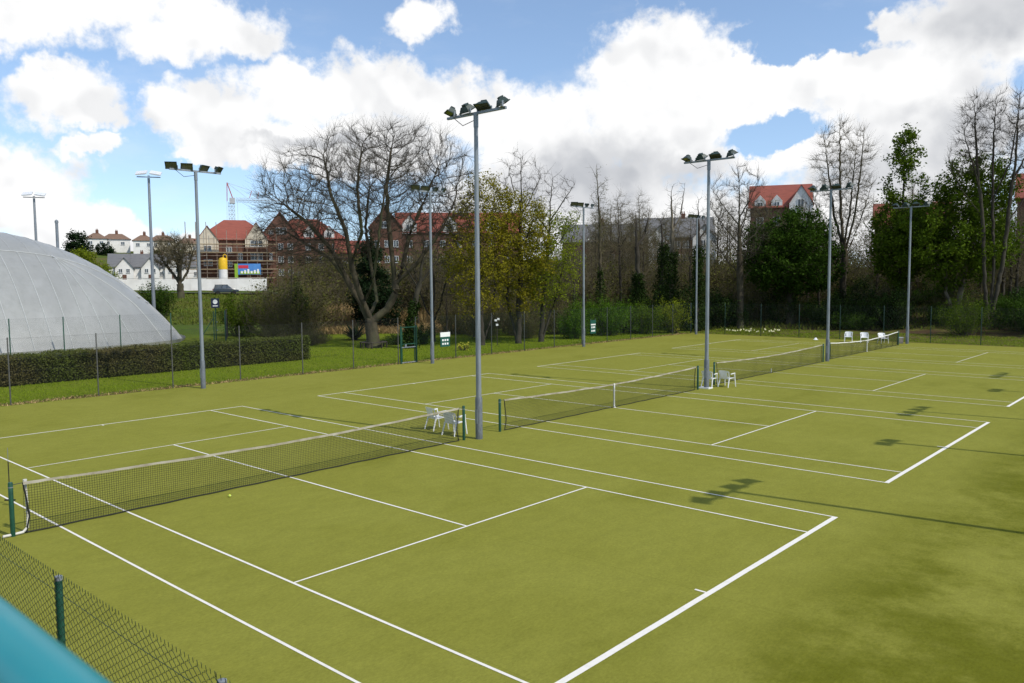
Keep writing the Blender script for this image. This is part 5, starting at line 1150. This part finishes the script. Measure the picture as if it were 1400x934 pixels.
# hilltop houses with brown hipped roofs
hl = ['nearest the dark conifer', 'with the tallest chimney on the hilltop', 'with cream walls in the middle of the hilltop row', 'behind the tall tray mast', 'behind the crown of the short bare tree', 'at the scaffold end of the hilltop row']
for k, (a, w, wm_) in enumerate([(-27.0, 6.2, 'render_white'), (-25.9, 8.6, 'render_white'), (-24.3, 6.4, 'render_white'), (-23.2, 8.2, 'render_cream'), (-21.6, 7.6, 'render_cream'), (-20.2, 7.2, 'render_white')]):
    dd = 298+6*(k % 2); x, y = polar(a, dd); z = G(x, y)+.9
    t = thing('hilltop_house', 'hilltop house with brown hipped roof '+hl[k], 'house', (x, y, z), R(41.78-a), 'houses along the hilltop')
    MB().box(-w/2, w/2, 0, 7, -2, 3.6).build('wall', M[wm_], t); rf = hip_roof(t, -w/2, w/2, 0, 7, 3.6, 1.9, M['roof_brown'], .4, 2.3); chimney(rf, .3, 3.5, 5.0, 1.5, M['brick_dark'], .9)
    for xx in (-w*.28, w*.24): add_window(t, xx, 1.6, 1.3, 1.2, -.02)
for k, (a, dd, s) in enumerate([(-26.6, 285, 3.0), (-23.6, 283, 2.2), (-21.9, 283, 2.4)]):
    shrub('garden_bush', ['dark round garden bush before the hilltop house with the tallest chimney', 'green garden bush between two hilltop houses', 'green garden bush behind the short bare tree'][k], 140+k, s*1.3, s, 'leaf_ever' if k == 0 else 'leaf_mid', 2500, .5, 24, loc=polar(a, dd))
# white site wall of hoarding panels
wa, wb = Vector((-137.5, 45.0)), Vector((-122.9, 74.6)); n = 12; dv = (wb-wa)/n; an = math.atan2(dv.y, dv.x)
t = thing('site_wall', 'long white panelled wall in front of the building site', 'wall', (wa.x, wa.y, 3.7), an)
for k in range(n):
    o = MB().box(k*dv.length+.02, (k+1)*dv.length-.02, -.06, .06, -.6, 1.95+.12*(k % 3 == 1)).build('panel', M['render_white'], t)
    MB().box(k*dv.length-.09, k*dv.length+.09, -.10, .10, -.6, 1.9).build('pier', M['render_white'], t)
MB().box(0, n*dv.length, -.12, .12, 2.08, 2.16).build('coping', M['concrete'], t)
t = thing('car', 'dark estate car parked below the white site wall', 'car', (-113.2, 60.6, G(-113.2, 60.6)+.06), R(66))
b = MB(); sec = [(-2.1,.42,.85,.78),(-2.05,.42,1.0,.84),(-1.1,.40,1.05,.88),(.9,.40,1.04,.88),(1.6,.42,.92,.86),(2.1,.45,.78,.74)]; vs = []
for x, z0, z1, w in sec: vs += [(x,-w,z0),(x,w,z0),(x,w,z1*.9),(x,w*.93,z1),(x,-w*.93,z1),(x,-w,z1*.9)]
b.add(vs, [(i*6+j, i*6+(j+1) % 6, (i+1)*6+(j+1) % 6, (i+1)*6+j) for i in range(5) for j in range(6)]+[(5,4,3,2,1,0), tuple(30+j for j in range(6))]); b.build('body', M['carpaint'], t, True)
b = MB(); b.add([(-2.0,-.80,1.0),(-2.0,.80,1.0),(-1.75,.66,1.66),(-1.75,-.66,1.66),(1.0,-.80,1.04),(1.0,.80,1.04),(.25,.64,1.66),(.25,-.64,1.66)], [(0,1,2,3),(7,6,5,4),(0,3,7,4),(1,5,6,2),(3,2,6,7)]); cb = b.build('cabin', M['pane'], t)
MB().box(-1.8, .3, -.66, .66, 1.66, 1.71).build('roof', M['carpaint'], cb)
for x in (-1.9, -.75, .1): 
    for s in (-1, 1): MB().bar((x, s*.80, 1.02), (x+(.2 if x < 0 else .12), s*.665, 1.66), .10, .03).build('pillar', M['carpaint'], cb)
for x in (-1.35, 1.3):
    for s in (-1, 1):
        w_ = MB().lathe([(.2, -.1), (.33, -.1), (.34, -.05), (.34, .05), (.33, .1), (.2, .1)], 18).build('wheel', M['rubber'], t, True); w_.location = (x, s*.78, .34); w_.rotation_euler = (R(90), 0, 0)
        MB().lathe([(.20, -.09), (.20, .09)], 12).build('rim', M['alloy'], w_)
for s in (-1, 1): MB().box(2.05, 2.12, s*.55-.15, s*.55+.15, .62, .76).build('headlight', M['lens'], t); MB().box(-2.13, -2.07, s*.68-.08, s*.68+.08, .7, .95).build('tail_light', M['lightred'], t)
t = thing('mortar_silo', 'yellow topped white silo standing before the scaffold', 'silo', (-132.9, 71.0, 5.0), R(61)); t.scale = (.84, .84, .86)
MB().box(-1.3, 1.3, -1.3, 1.3, -1.6, -.002).build('plinth', M['concrete'], t)
MB().lathe([(1.0, 0), (1.0, 3.0)], 18).build('lower_drum', M['render_white'], t, True); MB().lathe([(1.02, 3.0), (1.02, 5.0), (.8, 5.6), (.2, 5.75)], 18).build('upper_drum', M['silo_yellow'], t, True)
MB().tube([(.1, 0, 5.6), (.15, 0, 6.3), (.5, 0, 6.5), (.85, 0, 6.2), (.95, 0, 5.2)], .10, 8).build('filler_pipe', M['silo_yellow'], t, True)
t = thing('site_banner', 'colourful advertising banner above the white site wall', 'sign', (-131.3, 76.0, 4.6), R(59.5)); t.scale = (.8, 1, .78)
MB().box(-2.9, 2.6, 0, .08, 2.5, 5.3).build('banner_sheet', M['ban_blue'], t); MB().box(-3.7, -2.91, 0, .08, 1.6, 5.3).build('side_panel', M['ban_green'], t)
MB().box(-2.8, -.4, -.03, -.004, 4.1, 4.9).build('red_panel', M['ban_red'], t); MB().box(-2.4, 2.4, -.03, -.004, 2.6, 3.3).build('skyline', M['ban_green'], t)
for k in range(6): MB().box(-2.2+k*.78, -1.75+k*.78, -.06, -.032, 2.8, 3.4+.25*(k % 3)).build('picture_tower', M['white'], t)
for x in (-3.3, 0, 2.4): MB().bar((x, .15, -.5), (x, .15, 5.2), .12).build('post', M['steel_rust'], t)
# tower crane
t = thing('tower_crane', 'slim grey tower crane behind the building site', 'crane', (-182.8, 100.9, 5.0), R(61))
def lattice(t, a, b, w, n, mat, name, r=.09):
    m_ = MB(); a, b = Vector(a), Vector(b); tt = (b-a).normalized(); s1 = tt.orthogonal().normalized()*w/2; s2 = tt.cross(s1).normalized()*w/2
    cs_ = [s1+s2, s1-s2, -s1-s2, -s1+s2]
    for c_ in cs_: m_.bar(a+c_, b+c_, r*1.5)
    for k in range(n):
        p0, p1 = a.lerp(b, k/n), a.lerp(b, (k+1)/n)
        for j in range(4): m_.bar(p0+cs_[j], p1+cs_[(j+1) % 4], r); m_.bar(p0+cs_[j], p0+cs_[(j+1) % 4], r)
    return m_.build(name, mat, t)
lattice(t, (.4, 0, 0), (.4, 0, 21.2), 1.1, 20, M['crane'], 'mast', .05); lattice(t, (1.6, 0, 21.9), (24, 0, 21.9), .8, 24, M['crane'], 'jib', .04); MB().box(-.1, 1.3, -.7, .7, 20.9, 22.4).build('slewing_cab', M['crane'], t)
MB().bar((.7, 0, 22.4), (-.6, 0, 26.4), .25).bar((-.7, 0, 21.5), (-.6, 0, 26.4), .2).build('apex_frame', M['crane_red'], t)
MB().bar((5.0, 0, 22.5), (5.6, 0, 24.4), .16).bar((7, 0, 22.5), (7.4, 0, 24), .16).build('strut', M['crane_red'], t)
MB().bar((-.6, 0, 26.4), (5.6, 0, 24.4), .08).bar((5.6, 0, 24.4), (20, 0, 22.5), .08).bar((-.6, 0, 26.4), (4.2, 0, 22.6), .08).bar((-.6, 0, 26.4), (-1.1, 0, 8), .08).build('tie_rope', M['crane'], t)
MB().bar((1.9, 0, 21.5), (1.9, 0, 16.6), .07).build('hoist_rope', M['crane'], t)
# sign post beside the dome fence
t = thing('round_emblem_sign', 'navy square sign with white roundel on a tall green post', 'sign', (-46.6, 23.0, 0), R(62))
MB().lathe([(.045, 0), (.045, 3.7)], 10).build('post', M['post_green'], t, True); MB().box(-.33, .33, -.08, -.05, 2.85, 3.65).build('plate', M['sign_blue'], t)
MB().add([(0.19*math.cos(k*math.pi/10), -.084, 3.36+.19*math.sin(k*math.pi/10)) for k in range(20)], [tuple(range(20))]).build('roundel', M['white'], t)
MB().box(-.2, .2, -.087, -.083, 2.98, 3.05).build('text_bar', M['white'], t)
MB().bar((-1.3, 0, .2), (-.05, 0, 2.2), .06).build('brace', M['post_green'], t)
for z in (.9, 1.6): MB().box(.05, .14, -.06, .06, z, z+.08).build('clamp', M['galv'], t)
# small white plates on a stake under the leafing trees
t = thing('plate_stake', 'dark stake with small white plates under the leafing trees', 'stake', (-24.6, 34.4, 0), RA)
MB().bar((0, 0, 0), (0, 0, 2.1), .06).build('stake', M['bark_dark'], t)
for x, z in ((-.1, 1.85), (.1, 1.95), (0, 1.5)): MB().box(x-.09, x+.09, -.05, -.032, z, z+.15).build('plate', M['white'], t)
